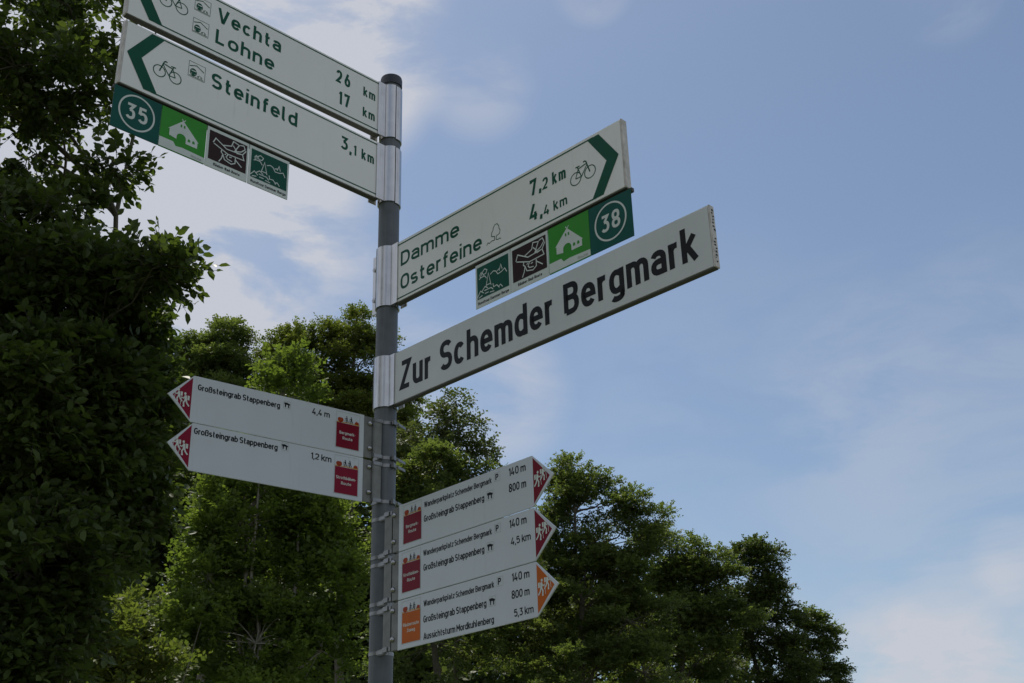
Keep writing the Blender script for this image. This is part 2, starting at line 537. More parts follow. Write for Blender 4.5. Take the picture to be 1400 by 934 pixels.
        s((0, 1), (c - .025, B * .5), (c + .025, B * .5), (w, 1))
    elif base == 'W':
        s((0, 1), (w * .25, 0)); s((w * .25, 0.01), (c, 1)); s((c, .99), (w * .75, 0)); s((w * .75, 0.01), (w, 1))
    elif base == 'Z':
        s((0, C), (w, C), (0, B), (w, B))
    elif base == '0':
        s(*arc(c, M2, c, C - M2, 0, 360, 24, 2.6)[:-1], closed=True)
    elif base == '1':
        s((w, 0), (w, 1)); s((0, .76), (w, .95))
    elif base == '2':
        s(*arc(c, C - .22, c, .22, 170, -20, 10), (w * .85, .48), (0, B + .02), (w, B))
    elif base == '3':
        s((.01, C), (w * .96, C), (w * .42, .58)); s((w * .36, .57), (c, .57), *arc(c, (B + .57) / 2, c, (.57 - B) / 2, 90, -150, 12))
    elif base == '4':
        s((w * .55, 1), (0, .27), (w, .27)); s((w * .72, 0), (w * .72, .5))
    elif base == '5':
        s((w * .92, C), (w * .1, C), (w * .04, .52)); s((w * .05, .55), *arc(c, (B + .62) / 2, c, (.62 - B) / 2, 125, -150, 12))
    elif base == '6':
        s(*arc(c, .30 + B / 2, c, .30 - B / 2, 0, 360, 18)[:-1], closed=True); s((w * .03, .40), (w * .62, 1))
    elif base == '7':
        s((0, .78), (0, C), (w, C), (w * .35, 0))
    elif base == '8':
        s(*arc(c, .29, c, .29 - B, 0, 360, 18)[:-1], closed=True); s(*arc(c, .76, c * .88, .76 - .55 - .0, 0, 360, 18)[:-1], closed=True)
    elif base == '9':
        s(*arc(c, 1 - .30 - B / 2, c, .30 - B / 2, 0, 360, 18)[:-1], closed=True); s((w * .97, .60), (w * .38, 0))
    elif base == ',':
        s((w, .13), (-.03, -.15))
    elif base == '.':
        s((0, 0), (0, .15))
    elif base == '-':
        s((0, .38), (w, .38))
    if ch in 'äüö':
        s((w * .15, .86), (w * .15, 1.0)); s((w * .85, .86), (w * .85, 1.0))
    return w, S


def text(mb, string, x0, x1, z, cap, sw, y, gap=.13):
    """write so that the outer edges span x0..x1, baseline z, all in metres"""
    L = (x1 - x0) / cap
    n = sum(c != ' ' for c in string)
    ws = sum(glyph(c, 1, sw)[0] for c in string)
    fixed = n * sw + (len(string) - 1) * gap
    k = (L - fixed) / ws
    if len(string) == 1:
        k = min(1.3, max(.5, k))
    elif k < .7:
        gap = max(.05, gap - (.7 - k) * ws / (len(string) - 1)); k = (L - n * sw - (len(string) - 1) * gap) / ws
    if k > 1.75 and len(string) > 1:
        gap += (k - 1.75) * ws / (len(string) - 1); k = 1.75
    x = 0.0
    for c in string:
        w, S = glyph(c, k, sw)
        if c == ' ':
            x += w + gap; continue
        x += sw / 2
        for j, (pts, cl) in enumerate(S):
            if len(pts) < 2: continue
            mb.ribbon([(x0 + (x + px) * cap, z + pz * cap) for px, pz in pts], sw * cap, y - .00006 * j, cl)
        x += w + sw / 2 + gap - (.05 if c == 'r' else .035 if c in 'fk' else 0)
    return mb


# ------------------------------------------------------------------ pictograms
def strokes(mb, lst, ox, oz, sx, sz, w, y):
    for j, st in enumerate(lst):
        cl = st[0] == 'c'
        pts = st[1:] if cl else st
        mb.ribbon([(ox + a * sx, oz + b * sz) for a, b in pts], w, y - .00005 * (j % 8), cl)


def bicycle(mb, x0, z0, wd, flip, y):
    """side view of a bicycle, front wheel to the right unless flip"""
    u = wd / 1.0
    f = (lambda a: x0 + (wd - a * u if flip else a * u))
    w = .0028
    k = 0
    for cx in (.225, .775):
        mb.ribbon([(f(cx + .205 * math.cos(t)), z0 + (.215 + .205 * math.sin(t)) * u) for t in [2 * math.pi * i / 26 for i in range(26)]], w, y, True)
    L = [[(.225, .215), (.335, .50), (.60, .22 + .33)], [(.225, .215), (.45, .20), (.67, .50)], [(.45, .20), (.31, .57)],
         [(.235, .585), (.40, .575)], [(.775, .215), (.645, .62), (.60, .655), (.54, .645)], [(.34, .50), (.66, .55)]]
    for j, l in enumerate(L):
        mb.ribbon([(f(a), z0 + b * u) for a, b in l], w * (1.25 if j in (3, 4) else 1), y - .00005 * (j + 1))


def station(mb, fills, x0, z0, s, y, fills2):
    w = .0012
    mb.ribbon([(x0, z0), (x0 + s, z0), (x0 + s, z0 + s * .98), (x0, z0 + s * .98)], w, y, True)
    mb.ribbon([(x0 + .05 * s, z0 + .67 * s), (x0 + .46 * s, z0 + .84 * s), (x0 + .93 * s, z0 + .60 * s)], .0026, y - .00005)
    fills.flat([(x0 + (.30 + .21 * math.cos(t)) * s, z0 + (.33 + (.26 if math.sin(t) > 0 else .24) * math.sin(t)) * s) for t in [2 * math.pi * i / 14 for i in range(14)]], y - .0001)
    for j, (a_, b_, c_, d_) in enumerate(((.15, .45, .47, .40), (.16, .24, .22, .18), (.38, .24, .44, .18))):
        fills2.flat([(x0 + a_ * s, z0 + b_ * s), (x0 + c_ * s, z0 + b_ * s), (x0 + (c_ - .03) * s, z0 + d_ * s), (x0 + (a_ + .03) * s, z0 + d_ * s)], y - .0003)
    for cx in (.60, .80):
        mb.ribbon([(x0 + (cx + .05 * math.cos(t)) * s, z0 + (.17 + .05 * math.sin(t)) * s) for t in [i * math.pi / 4 for i in range(8)]], .0011, y, True)
    mb.ribbon([(x0 + .60 * s, z0 + .17 * s), (x0 + .66 * s, z0 + .27 * s), (x0 + .78 * s, z0 + .25 * s), (x0 + .80 * s, z0 + .17 * s)], .0011, y - .00005)
    mb.ribbon([(x0 + .05 * s, z0 + .07 * s), (x0 + .95 * s, z0 + .07 * s)], .0016, y - .0001)


def hiker(mb, x, z, h, y, flip=False, pack=True, k=1.0):
    f = -1 if flip else 1
    P = lambda a, b: (x + f * a * h, z + b * h)
    mb.flat([P(.06 + .085 * math.cos(t), .90 + .095 * math.sin(t)) for t in [2 * math.pi * i / 10 for i in range(10)]], y)
    mb.flat([P(-.07, .78), P(.10, .78), P(.09, .42), P(-.10, .42)], y - .00005)
    mb.ribbon([P(.0, .46), P(.14, .25), P(.10, .0), P(.18, .0)], .085 * h * k, y - .0001)
    mb.ribbon([P(-.03, .46), P(-.10, .24), P(-.27, .04)], .085 * h * k, y - .00015)
    mb.ribbon([P(.05, .72), P(.17, .55), P(.30, .60)], .06 * h * k, y - .0002)
    mb.ribbon([P(.30, .66), P(.36, .02)], .03 * h * k, y - .00025)
    if pack: mb.flat([P(-.12, .80), P(-.12, .48), P(-.26, .46), P(-.27, .78)], y - .0001)


def dolmen(mb, x, z, s, y):
    """megalith tomb: capstone on two standing stones"""
    mb.flat([(x + .05 * s, z + .80 * s), (x + .50 * s, z + .84 * s), (x + .97 * s, z + .66 * s), (x + .90 * s, z + .50 * s), (x + .10 * s, z + .56 * s)], y)
    mb.flat([(x + .17 * s, z + .56 * s), (x + .36 * s, z + .56 * s), (x + .32 * s, z + .14 * s), (x + .20 * s, z + .14 * s)], y - .00005)
    mb.flat([(x + .64 * s, z + .56 * s), (x + .80 * s, z + .56 * s), (x + .82 * s, z + .12 * s), (x + .66 * s, z + .12 * s)], y - .00005)


def frame(mb, x0, x1, z0, z1, w, y):
    mb.ribbon([(x0, z0), (x1, z0), (x1, z1), (x0, z1)], w, y, True)


# ------------------------------------------------------------------ ground
g = MB()
S_ = 900.0
gn = 40
xs = np.linspace(-1, 1, gn + 1); xs = np.sign(xs) * np.abs(xs) ** 2.2 * S_
for j in range(gn + 1):
    for i in range(gn + 1):
        x, y = xs[i], xs[j]
        rr = math.hypot(x, y)
        g.v.append((x, y, 0.0 if rr < 60 else .35 * math.sin(x * .011) * math.cos(y * .013) * min(1, (rr - 60) / 100)))
for j in range(gn):
    for i in range(gn):
        g.f.append((j * (gn + 1) + i, j * (gn + 1) + i + 1, (j + 1) * (gn + 1) + i + 1, (j + 1) * (gn + 1) + i)); g.sm.append(True)
gm = surf('meadow grass', (.055, .07, .03), .9, var=.35, vscale=.8, dirt=(.12, .10, .06), dirt_amt=.5, dscale=(.3, .3, .3), bump=.4, bscale=30)
g.build('ground', gm, kind='structure')

# ------------------------------------------------------------------ signpost
post = empty('signpost', (0, 0, 0), 0, 'tall grey round metal post carrying all the direction signs, black cap on top', 'signpost')
PR = .0318
TOP = 3.951
MB().lathe([(0.0, -.3), (PR, -.3), (PR, TOP - .03), (PR - .002, TOP - .028), (0, TOP - .028)], 40).build('pole', 'pole', post)
MB().lathe([(PR + .0032, TOP - .030), (PR + .0036, TOP - .004), (PR + .0022, TOP + .003), (PR * .8, TOP + .008), (PR * .4, TOP + .011), (0.0001, TOP + .012)], 40).build('cap', 'cap', post)


def sleeve(root, left, z0, z1, board_x, off, lug=True, seam=None):
    """two half shells round the post with bolted flanges on the far side from the board"""
    R = PR + .0010; R2 = PR + .0048
    sgn = -1 if left else 1            # board lies towards +x for right-hand signs
    mb = MB()
    if seam is None: mb.shell(R, R2, 4, 176, z0, z1); mb.shell(R, R2, 184, 356, z0, z1)
    else:
        mb.shell(R, R2, seam - 176, seam - 2.5, z0, z1); mb.shell(R, R2 - .0006, seam + 2.5, seam + 175, z0 - .004, z1 - .003)
    # jaws towards the board
    xj = sgn * board_x
    xa, xb = sorted((sgn * (R2 - .002), xj + sgn * .012))
    mb.box(xa, xb, -off - .0035, -off + .0005, z0, z1)
    mb.box(xa, xb, off + .0095, off + .0125, z0, z1)
    s = mb.build('clamp_sleeve', 'alu', root)
    if not lug: return
    fl = MB()
    xa, xb = sorted((-sgn * (R2 - .001), -sgn * (R2 + .027)))
    fl.box(xa, xb, -.0065, -.0025, z0 + .002, z1 - .002)
    fl.box(xa, xb, .0025, .0065, z0 + .002, z1 - .002)
    fo = fl.build('flange', 'alu', s, bevel=.0008)
    for zz in (z0 + (z1 - z0) * .24, z0 + (z1 - z0) * .76):
        b = MB()
        xc = -sgn * (R2 + .015)
        b.tube([(xc, -.0135, zz), (xc, .015, zz)], .0035, 8)
        b.tube([(xc, -.0125, zz), (xc, -.0066, zz)], .0075, 6)
        b.tube([(xc, .0066, zz), (xc, .0135, zz)], .0075, 6)
        b.build('bolt', 'bolt', s)


def board(root, x0, x1, z0, z1, off, T, mat, endx, edgemat='edge'):
    """hollow sign panel with rounded edge profile and end caps"""
    b = MB().box(x0 + .001, x1 - .001, -off, -off + T, z0, z1).build('panel', mat, root, bevel=.0018)
    p = MB()
    p.box(x0 + .0015, x1 - .0015, -off + .0028, -off + T - .0028, z1 - .001, z1 + .0022)
    p.build('edge_strip', 'profile', root, bevel=.0006)
    MB().box(x0 + .0015, x1 - .0015, -off + .0010, -off + T - .0010, z0 - .0030, z0 + .0012).build('bottom_channel', 'under', root, bevel=.0006)  # dark colour carries the shade of the board's underside
    xa, xb = (x0 - .0025, x0 + .002) if endx < 0 else (x1 - .002, x1 + .0025)
    MB().box(xa, xb, -off - .0006, -off + T + .0006, z0 - .001, z1 + .001).build('end_cap', edgemat, root, bevel=.001)
    return b


def chevron(mb, xs_, z, y):
    """xs_: top outer, top inner, tip, tip inner, bottom outer, bottom inner"""
    a, b, t, ti, c, d = xs_
    zt, zb, zm = z
    mb.flat([(a, zt), (t, zm), (c, zb), (d, zb), (ti, zm), (b, zt)], y)


# ---- small route plates hung under the cycle signs
def plate(root, kind, x0, x1, z0, z1, off, num=None):
    """kinds: number, house, robber, tour"""
    T = .003
    y = -off - .0004
    w = x1 - x0; h = z1 - z0
    LBL = {'number': 'dark green route plate with the circled number %s' % num, 'house': 'bright green route plate with a white farmhouse',
           'robber': 'dark brown route plate with a line-drawn hat and face', 'tour': 'dark green route plate with a line-drawn village and hills'}
    body = {'number': 'teal', 'house': 'leafgreen', 'robber': 'pale', 'tour': 'pale'}[kind]
    o = MB().box(x0 + .0005, x1 - .0005, -off, -off + T, z0, z1).build('route_plate', body, root, bevel=.0005, label=LBL[kind])
    cx, cz = (x0 + x1) / 2, (z0 + z1) / 2
    if kind == 'number':
        e = MB()
        e.ribbon([(cx + .049 * math.cos(t), cz + .003 + .051 * math.sin(t)) for t in [2 * math.pi * i / 56 for i in range(56)]], .0048, y, True)
        text(e, num, cx - .031, cx + .031, cz - .0215, .048, .165, y, .16)
        e.build('number', 'pale', o)
    elif kind == 'house':
        e = MB()
        e.flat([(x0 + .0005, z0 + .002), (x1 - .0005, z0 + .002), (x1 - .0005, z0 + .019), (x0 + .5 * w, z0 + .022), (x0 + .36 * w, z0 + .019), (x0 + .30 * w, z0 + .030), (x0 + .0005, z0 + .030)], y)
        e.build('white_foot', 'pale', o)
        hs = MB()
        P = lambda a, b: (x0 + a * w, z0 + b * h)
        pts = [P(.20, .36), P(.20, .52), P(.165, .51), P(.47, .83), P(.50, .80), P(.84, .44), P(.815, .44), P(.815, .30), P(.56, .30), P(.56, .40)]
        pts += [(x0 + (.46 + .10 * math.cos(t)) * w, z0 + (.40 + .10 * math.sin(t)) * h) for t in [math.pi * i / 8 for i in range(1, 8)]]
        pts += [P(.36, .40), P(.36, .33)]
        hs.flat(pts, y - .0001)
        hs.ribbon([P(.50, .78), P(.44, .87)], .0022, y - .00015); hs.ribbon([P(.45, .78), P(.52, .87)], .0022, y - .0002)
        hs.build('farmhouse', 'pale', o)
        for a, b in ((.42, .66), (.49, .66)): MB().flat([P(a, b), P(a + .035, b), P(a + .035, b + .065), P(a, b + .065)], y - .0003).build('farmhouse_window', 'leafgreen', o)
        for a, b in ((.60, .375), (.70, .375)): MB().flat([P(a, b), P(a + .055, b), P(a + .055, b + .05), P(a + .027, b + .075), P(a, b + .05)], y - .0003).build('farmhouse_window', 'leafgreen', o)
        r = MB(); text(r, 'Route', x0 + .70 * w, x1 - .010, z0 + .0055, .0075, .13, y - .0004, .1)
        r.build('lettering', MAT_GREY, o)
    else:
        fm = 'brown' if kind == 'robber' else 'forest'
        bz = z0 + .025
        MB().flat([(x0 + .008, bz), (x1 - .006, bz), (x1 - .007, z1 - .010), (x0 + .007, z1 - .010)], y).build('field', fm, o)
        P = lambda a, b: (x0 + .008 + a * (w - .014), bz + b * (h - .036))
        e = MB()
        if kind == 'robber':
            L = [[P(.10, .62), P(.16, .80), P(.46, .58), P(.88, .62), P(.93, .44), P(.50, .42), P(.12, .60)],
                 [P(.36, .66), P(.58, .76), P(.62, .95), P(.78, .90), P(.66, .60)],
                 [P(.62, .80), P(.72, .66)], [P(.68, .62), P(.84, .70), P(.94, .84), P(.90, .95), P(.80, .92)], [P(.72, .58), P(.88, .62), P(.97, .80)],
                 [P(.34, .50), P(.32, .40), P(.37, .34), P(.34, .18), P(.28, .04)], [P(.37, .34), P(.42, .18), P(.60, .12), P(.70, .20), P(.70, .40)],
                 [P(.50, .40), P(.46, .30), P(.50, .24), P(.62, .22)], [P(.70, .34), P(.88, .16)], [P(.54, .34), P(.60, .36)], [P(.45, .40), P(.42, .36)]]
            for j, l in enumerate(L): e.ribbon(l, .0030, y - .0001 - .00005 * (j % 8))
            e.build('emblem', 'pale', o)
            t_ = MB(); text(t_, 'Räuber-Rad-Route', x0 + .026, x1 - .024, z0 + .0095, .0085, .20, y - .0001, .12)
        else:
            L = [[P(.06, .62), P(.12, .66), P(.24, .66), P(.30, .56)], [P(.10, .66), P(.09, .76), P(.13, .82), P(.15, .70)],
                 [P(.22, .68), P(.16, .80), P(.24, .88), P(.32, .82), P(.28, .72), P(.22, .72)],
                 [P(.28, .30), P(.36, .70), P(.44, .28)], [P(.30, .34), P(.44, .34)],
                 [P(.42, .62), P(.52, .68), P(.60, .64), P(.66, .52), P(.78, .54), P(.88, .60), P(.94, .46)],
                 [P(.64, .62), P(.70, .66), P(.72, .60)], [P(.72, .64), P(.76, .78), P(.80, .62)],
                 [P(.0, .08), P(.10, .24), P(.20, .14)], [P(.14, .20), P(.24, .32), P(.34, .24)], [P(.22, .20), P(.44, .20), P(.50, .12)], [P(.50, .30), P(.52, .18), P(.62, .20), P(.70, .08)],
                 [P(.66, .12), P(.74, .16), P(.80, .06)], [P(.04, .04), P(.16, .08)], [P(.24, .10), P(.36, .10)], [P(.40, .07), P(.54, .05)]]
            for j, l in enumerate(L): e.ribbon(l, .0026, y - .0001 - .00005 * (j % 8))
            e.build('emblem', 'pale', o)
            t_ = MB(); text(t_, 'Rundtour Dammer Berge', x0 + .010, x1 - .006, z0 + .0085, .0085, .17, y - .0001, .10)
        t_.build('lettering', 'black', o)
    return o


MAT_GREY = surf('washed out grey print', (.30, .33, .28), .5)


def sign_root(name, az, z, left, label, cat, group=None):
    # local x is the reading direction, front face looks along -y
    rz = (math.pi - az) if left else -az
    return empty(name, (0, 0, EYE + z), rz, label, cat, group)


OFF, TK = .0125, .020
GC = 'cycle route signs on the post'
# ---- upper left: Vechta / Lohne
s1 = sign_root('direction_sign', 2.4771, 2.1095, True, 'topmost white and green cycle sign pointing left, reading Vechta and Lohne', 'sign', GC)
board(s1, -.9075, -.0505, 0, .2, OFF, TK, 'white', -1)
sleeve(s1, True, 0.0, .2, .0505, OFF, False, -62 - 40)
yf = -OFF - .0004
e = MB()
e.ribbon([(-.82, .0135), (-.0565, .0135), (-.0565, .1915), (-.82, .1915)], .0042, yf)
e.build('border_line', 'green', s1)
e = MB(); chevron(e, (-.836, -.798, -.899, -.857, -.843, -.803), (.193, .012, .1025), yf - .0003); e.build('arrow', 'green', s1)
e = MB(); bicycle(e, -.823, .082, .090, True, yf); e.build('bicycle_symbol', 'green', s1)
for zz in (.121, .045):
    a = MB(); b = MB(); b2 = MB(); station(a, b, -.7155, zz, .049, yf, b2); o = a.build('station_symbol', 'green', s1); b.build('train_front', 'green', o); b2.build('train_window', 'white', o)
for st, x0, x1, zz, cap, sw in (('Vechta', -.643, -.428, .1205, .049, .18), ('Lohne', -.643, -.447, .0435, .049, .18)):
    m = MB(); text(m, st, x0, x1, zz, cap, sw, yf, .15); m.build('lettering', 'green', s1)
for st, x0, x1, zz, cap, sw in (('26', -.226, -.172, .1185, .047, .175), ('17', -.214, -.172, .0425, .047, .175), ('km', -.121, -.0725, .1175, .0345, .175), ('km', -.121, -.0725, .0405, .0345, .175)):
    m = MB(); text(m, st, x0, x1, zz, cap, sw, yf, .2); m.build('distance', 'green', s1)

# ---- second left: Steinfeld, with four plates
s2 = sign_root('direction_sign', 2.4608, 1.8760, True, 'white and green cycle sign pointing left, reading Steinfeld, four square route plates below it', 'sign', GC)
board(s2, -.9095, -.0525, 0, .2, OFF, TK, 'white', -1)
sleeve(s2, True, 0.0, .2, .0525, OFF, False, -62 - 39)
e = MB()
e.ribbon([(-.82, .0125), (-.0585, .0125), (-.0585, .1925), (-.82, .1925)], .0042, yf)
e.build('border_line', 'green', s2)
e = MB(); chevron(e, (-.836, -.797, -.899, -.857, -.842, -.802), (.194, .011, .1035), yf - .0003); e.build('arrow', 'green', s2)
e = MB(); bicycle(e, -.823, .071, .086, True, yf); e.build('bicycle_symbol', 'green', s2)
a = MB(); b = MB(); b2 = MB(); station(a, b, -.7205, .1185, .0505, yf, b2); o = a.build('station_symbol', 'green', s2); b.build('train_front', 'green', o); b2.build('train_window', 'white', o)
m = MB(); text(m, 'Steinfeld', -.649, -.359, .1165, .0495, .18, yf, .15); m.build('lettering', 'green', s2)
for st, x0, x1, zz, cap, sw in (('3', -.203, -.175, .1175, .046, .175), (',', -.168, -.160, .1145, .046, .175), ('1', -.1535, -.1425, .1145, .036, .175), ('km', -.1225, -.0725, .1145, .0365, .175)):
    m = MB(); text(m, st, x0, x1, zz, cap, sw, yf, .2); m.build('distance', 'green', s2)
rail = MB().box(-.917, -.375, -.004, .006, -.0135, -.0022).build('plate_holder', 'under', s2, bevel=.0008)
for kind, x0, x1, num in (('number', -.9175, -.782, '35'), ('house', -.782, -.6455, None), ('robber', -.6445, -.5115, None), ('tour', -.5105, -.3765, None)):
    plate(s2, kind, x0, x1, -.1345, -.0085, .0095, num)

# ---- upper right: Damme / Osterfeine, with four plates
s3 = sign_root('direction_sign', .8858, 1.5187, False, 'white and green cycle sign pointing right, reading Damme and Osterfeine, plates below it', 'sign', GC)
board(s3, .0500, .9275, 0, .2, OFF, TK, 'white', 1)
sleeve(s3, False, 0.0, .2, .0500, OFF)
MB().box(-.0705, -.0655, .004, .030, .018, .178).build('packing_strip', 'dark', s3, bevel=.0006)
e = MB()
e.ribbon([(.835, .0105), (.0575, .0105), (.0575, .1895), (.835, .1895)], .0042, yf)
e.build('border_line', 'green', s3)
e = MB(); chevron(e, (.854, .815, .914, .874, .857, .820), (.1905, .009, .1015), yf - .0003); e.build('arrow', 'green', s3)
e = MB(); bicycle(e, .7495, .076, .0885, False, yf); e.build('bicycle_symbol', 'green', s3)
for st, x0, x1, zz, cap, sw in (('Damme', .0745, .329, .1135, .0485, .17), ('Osterfeine', .0745, .4235, .0345, .0485, .17)):
    m = MB(); text(m, st, x0, x1, zz, cap, sw, yf, .13); m.build('lettering', 'green', s3)
e = MB()
P = lambda a, b: (.438 + a * .056, .035 + b * .052)
e.ribbon([P(.0, .0), P(.10, .12), P(.20, .04), P(.30, .10), P(.40, .12), P(.50, .08), P(.56, .10), P(.55, .32), P(.42, .34), P(.34, .42), P(.36, .60), P(.46, .70), P(.48, .86), P(.60, .99),
          P(.74, 1.0), P(.86, .82), P(.88, .64), P(.95, .52), P(.90, .34), P(.78, .30), P(.68, .28), P(.66, .08), P(.78, .02), P(.90, .05), P(1.0, .0)], .0022, yf)
e.build('tree_symbol', 'green', s3)
for st, x0, x1, zz, cap, sw in (('7', .607, .632, .1145, .049, .18), (',', .640, .649, .117, .049, .18), ('2', .653, .673, .1135, .036, .175), ('km', .688, .7375, .1145, .0375, .175),
                                ('4', .602, .634, .038, .049, .18), (',', .640, .649, .0385, .049, .18), ('4', .653, .675, .035, .030, .175), ('km', .688, .7375, .0355, .030, .175)):
    m = MB(); text(m, st, x0, x1, zz, cap, sw, yf, .2); m.build('distance', 'green', s3)
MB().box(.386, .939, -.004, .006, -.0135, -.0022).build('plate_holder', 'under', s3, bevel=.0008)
for kind, x0, x1, num in (('tour', .388, .5225, None), ('robber', .5235, .660, None), ('house', .661, .8015, None), ('number', .8015, .939, '38')):
    plate(s3, kind, x0, x1, -.1405, -.0085, .0095, num)

# ---- street name
s4 = sign_root('street_name_sign', .8961, 1.2004, False, 'long grey street name sign pointing right, black letters reading Zur Schemder Bergmark', 'street sign')
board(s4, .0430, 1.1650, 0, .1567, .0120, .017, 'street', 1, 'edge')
sleeve(s4, False, 0.0, .1567, .0430, .0120, False)
m = MB()
yz = -.0124
text(m, 'Zur', .0785, .2165, .0345, .088, .165, yz, .09); m.build('lettering', 'black', s4)
m = MB(); text(m, 'Schemder', .2485, .681, .0365, .088, .172, yz, .085); m.build('lettering', 'black', s4)
m = MB(); text(m, 'Bergmark', .713, 1.134, .0375, .088, .172, yz, .085); m.build('lettering', 'black', s4)
st = MB()
random.seed(3)
for k in range(17):
    zc = .012 + k * .0082 + random.uniform(-.001, .001)
    if 8 <= k <= 9: continue
    yy = random.uniform(-.009, -.004)
    st.v += [(1.1680, yy, zc), (1.1680, yy + random.uniform(.003, .009), zc + random.uniform(-.002, .003)), (1.1680, yy + .006, zc + .0045), (1.1680, yy + .001, zc + .0040)]
    n_ = len(st.v); st.f.append((n_ - 4, n_ - 3, n_ - 2, n_ - 1)); st.sm.append(False)
st.build('worn_marking', 'black', s4)


# ---- hiking signs
def hike_sign(root, left, x_in, x_sh, x_tip, H, off, tone, rows, badge, tri_mat, boltx, top_shift=0.0):
    """x_in: inner end of the panel, x_sh: shoulder of the point, x_tip: tip, all as distances from the post axis"""
    s = -1 if left else 1
    T = .0035
    poly = [(s * x_in, 0.001), (s * x_sh, 0.001), (s * x_tip, H * .5), (s * x_sh, H - .001), (s * x_in, H - .001)]
    if left: poly = poly[::-1]
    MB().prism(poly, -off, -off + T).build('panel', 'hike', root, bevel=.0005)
    y = -off - .0003
    e = MB()
    e.flat([(s * (x_sh + .003), .0075), (s * (x_tip - .0125), H * .5), (s * (x_sh + .003), H - .0075)], y)
    tri = e.build('arrow_tip', tri_mat, root)
    e = MB()
    fl = left
    if left:
        hiker(e, s * (x_sh + .036), .048, .034, y - .0003, True, k=1.2)
        hiker(e, s * (x_sh + .018), .038, .037, y - .0006, True, k=1.2)
    else:
        hiker(e, s * (x_sh + .036), .057, .034, y - .0003, False, k=1.2)
        hiker(e, s * (x_sh + .017), .046, .037, y - .0006, False, k=1.2)
    e.build('hikers_symbol', 'pale', tri)
    for kind, st_, x0, x1, zz, cap, sw in rows:
        m = MB()
        if kind == 't': text(m, st_, x0, x1, zz, cap, sw * 1.36, y, .045); m.build('lettering', 'black', root)
        if kind == 'd': text(m, st_, x0, x1, zz, cap, sw * 1.30, y, .07); m.build('distance', 'black', root)
        if kind == 'dolmen':
            frame(m, x0, x1, zz, zz + (x1 - x0), .0006, y); o_ = m.build('tomb_symbol', MAT_GREY, root)
            m = MB(); dolmen(m, x0, zz, x1 - x0, y - .0002); m.build('tomb', 'black', o_)
        if kind == 'parking':
            frame(m, x0, x1, zz, zz + (x1 - x0), .0006, y); o_ = m.build('parking_symbol', MAT_GREY, root)
            m = MB(); text(m, 'P', x0 + .004, x1 - .004, zz + .0035, (x1 - x0) - .006, .2, y - .0002, .1); m.build('letter', 'black', o_)
    # route badge
    bx0, bx1, bz0, bz1, zt, mat_, l1, l2 = badge
    w = bx1 - bx0
    m = MB(); frame(m, bx0 - .0015, bx1 + .0015, bz0 - .0015, zt, .0007, y); bd = m.build('route_badge', MAT_GREY, root)
    MB().flat([(bx0, bz0), (bx1, bz0), (bx1, bz1), (bx0, bz1)], y - .0001).build('badge_field', mat_, bd)
    m = MB()
    hiker(m, bx0 + .45 * w, bz1 + .004, .018, y - .0002, left, False, 1.3); hiker(m, bx0 + .65 * w, bz1 + .004, .018, y - .0004, left, False, 1.3)
    m.build('badge_hikers', 'black', bd)
    m = MB()
    m.flat([(bx0 + (.17 + .13 * math.cos(t)) * w, bz1 + .0085 + .0075 * math.sin(t) * (1 + .15 * math.sin(3 * t))) for t in [2 * math.pi * i / 12 for i in range(12)]], y - .0003)
    m.build('badge_stones', 'rust', bd); m = MB()
    m.flat([(bx0 + .80 * w, bz1 + .003), (bx0 + .99 * w, bz1 + .003), (bx0 + .97 * w, bz1 + .010), (bx0 + .86 * w, bz1 + .012), (bx0 + .80 * w, bz1 + .007)], y - .0003)
    m.build('badge_stones', 'rust', bd)
    MB().ribbon([(bx0, bz1 + .0015), (bx0 + .5 * w, bz1 + .003), (bx1, bz1 + .0015)], .0022, y - .0002).build('badge_path', 'yellow', bd)
    m = MB()
    zc = bz0 + (bz1 - bz0) * .50
    text(m, l1, bx0 + (.06 if len(l1) > 9 else .14) * w, bx1 - (.06 if len(l1) > 9 else .14) * w, zc + .003, .0085, .17, y - .0002, .1)
    text(m, l2, bx0 + .28 * w, bx1 - .28 * w, zc - .012, .0085, .17, y - .0002, .1)
    m.build('badge_lettering', 'pale', bd)
    # bracket, bolts and bands
    br = MB()
    z0, z1 = .003, H - .003
    if left:
        xa, xb = sorted((s * .0555, s * (x_in - .0005)))
        br.box(xa, xb, -off + .0002, -off + .0032, z0, z1)
        xa, xb = sorted((s * .0300, s * .0530))
        br.box(xa, xb, -off - .0065, -off - .0035, z0 + .004, z1 - .004)
        xa, xb = sorted((s * .0530, s * .0560))
        br.box(xa, xb, -off - .0065, -off + .0030, z0 + .004, z1 - .004)
        xa, xb = sorted((s * .0285, s * .0315))
        br.box(xa, xb, -off - .0064, -.004, z0 + .004, z1 - .004)
    else:
        br.box(.1000, x_in - .0005, -off + .0002, -off + .0032, z0, z1)
        br.box(.0560, .0890, -off + .0055, -off + .0085, z0 + .002, z1 - .002)
        br.box(.0865, .0890, -off + .0085, -off + .0200, z0 + .002, z1 - .002)
        br.box(.0890, .1015, -off + .0175, -off + .0200, z0 + .002, z1 - .002)
        br.box(.0990, .1015, -off + .0030, -off + .0176, z0 + .002, z1 - .002)
        for zz in (.003, H - .019):
            br.box(.0180, .0570, -.0262, -.0236, zz, zz + .016)
            br.box(.0545, .0570, -off + .0086, -.0263, zz, zz + .016)
    bo = br.build('bracket', 'galv', root, bevel=.0006)
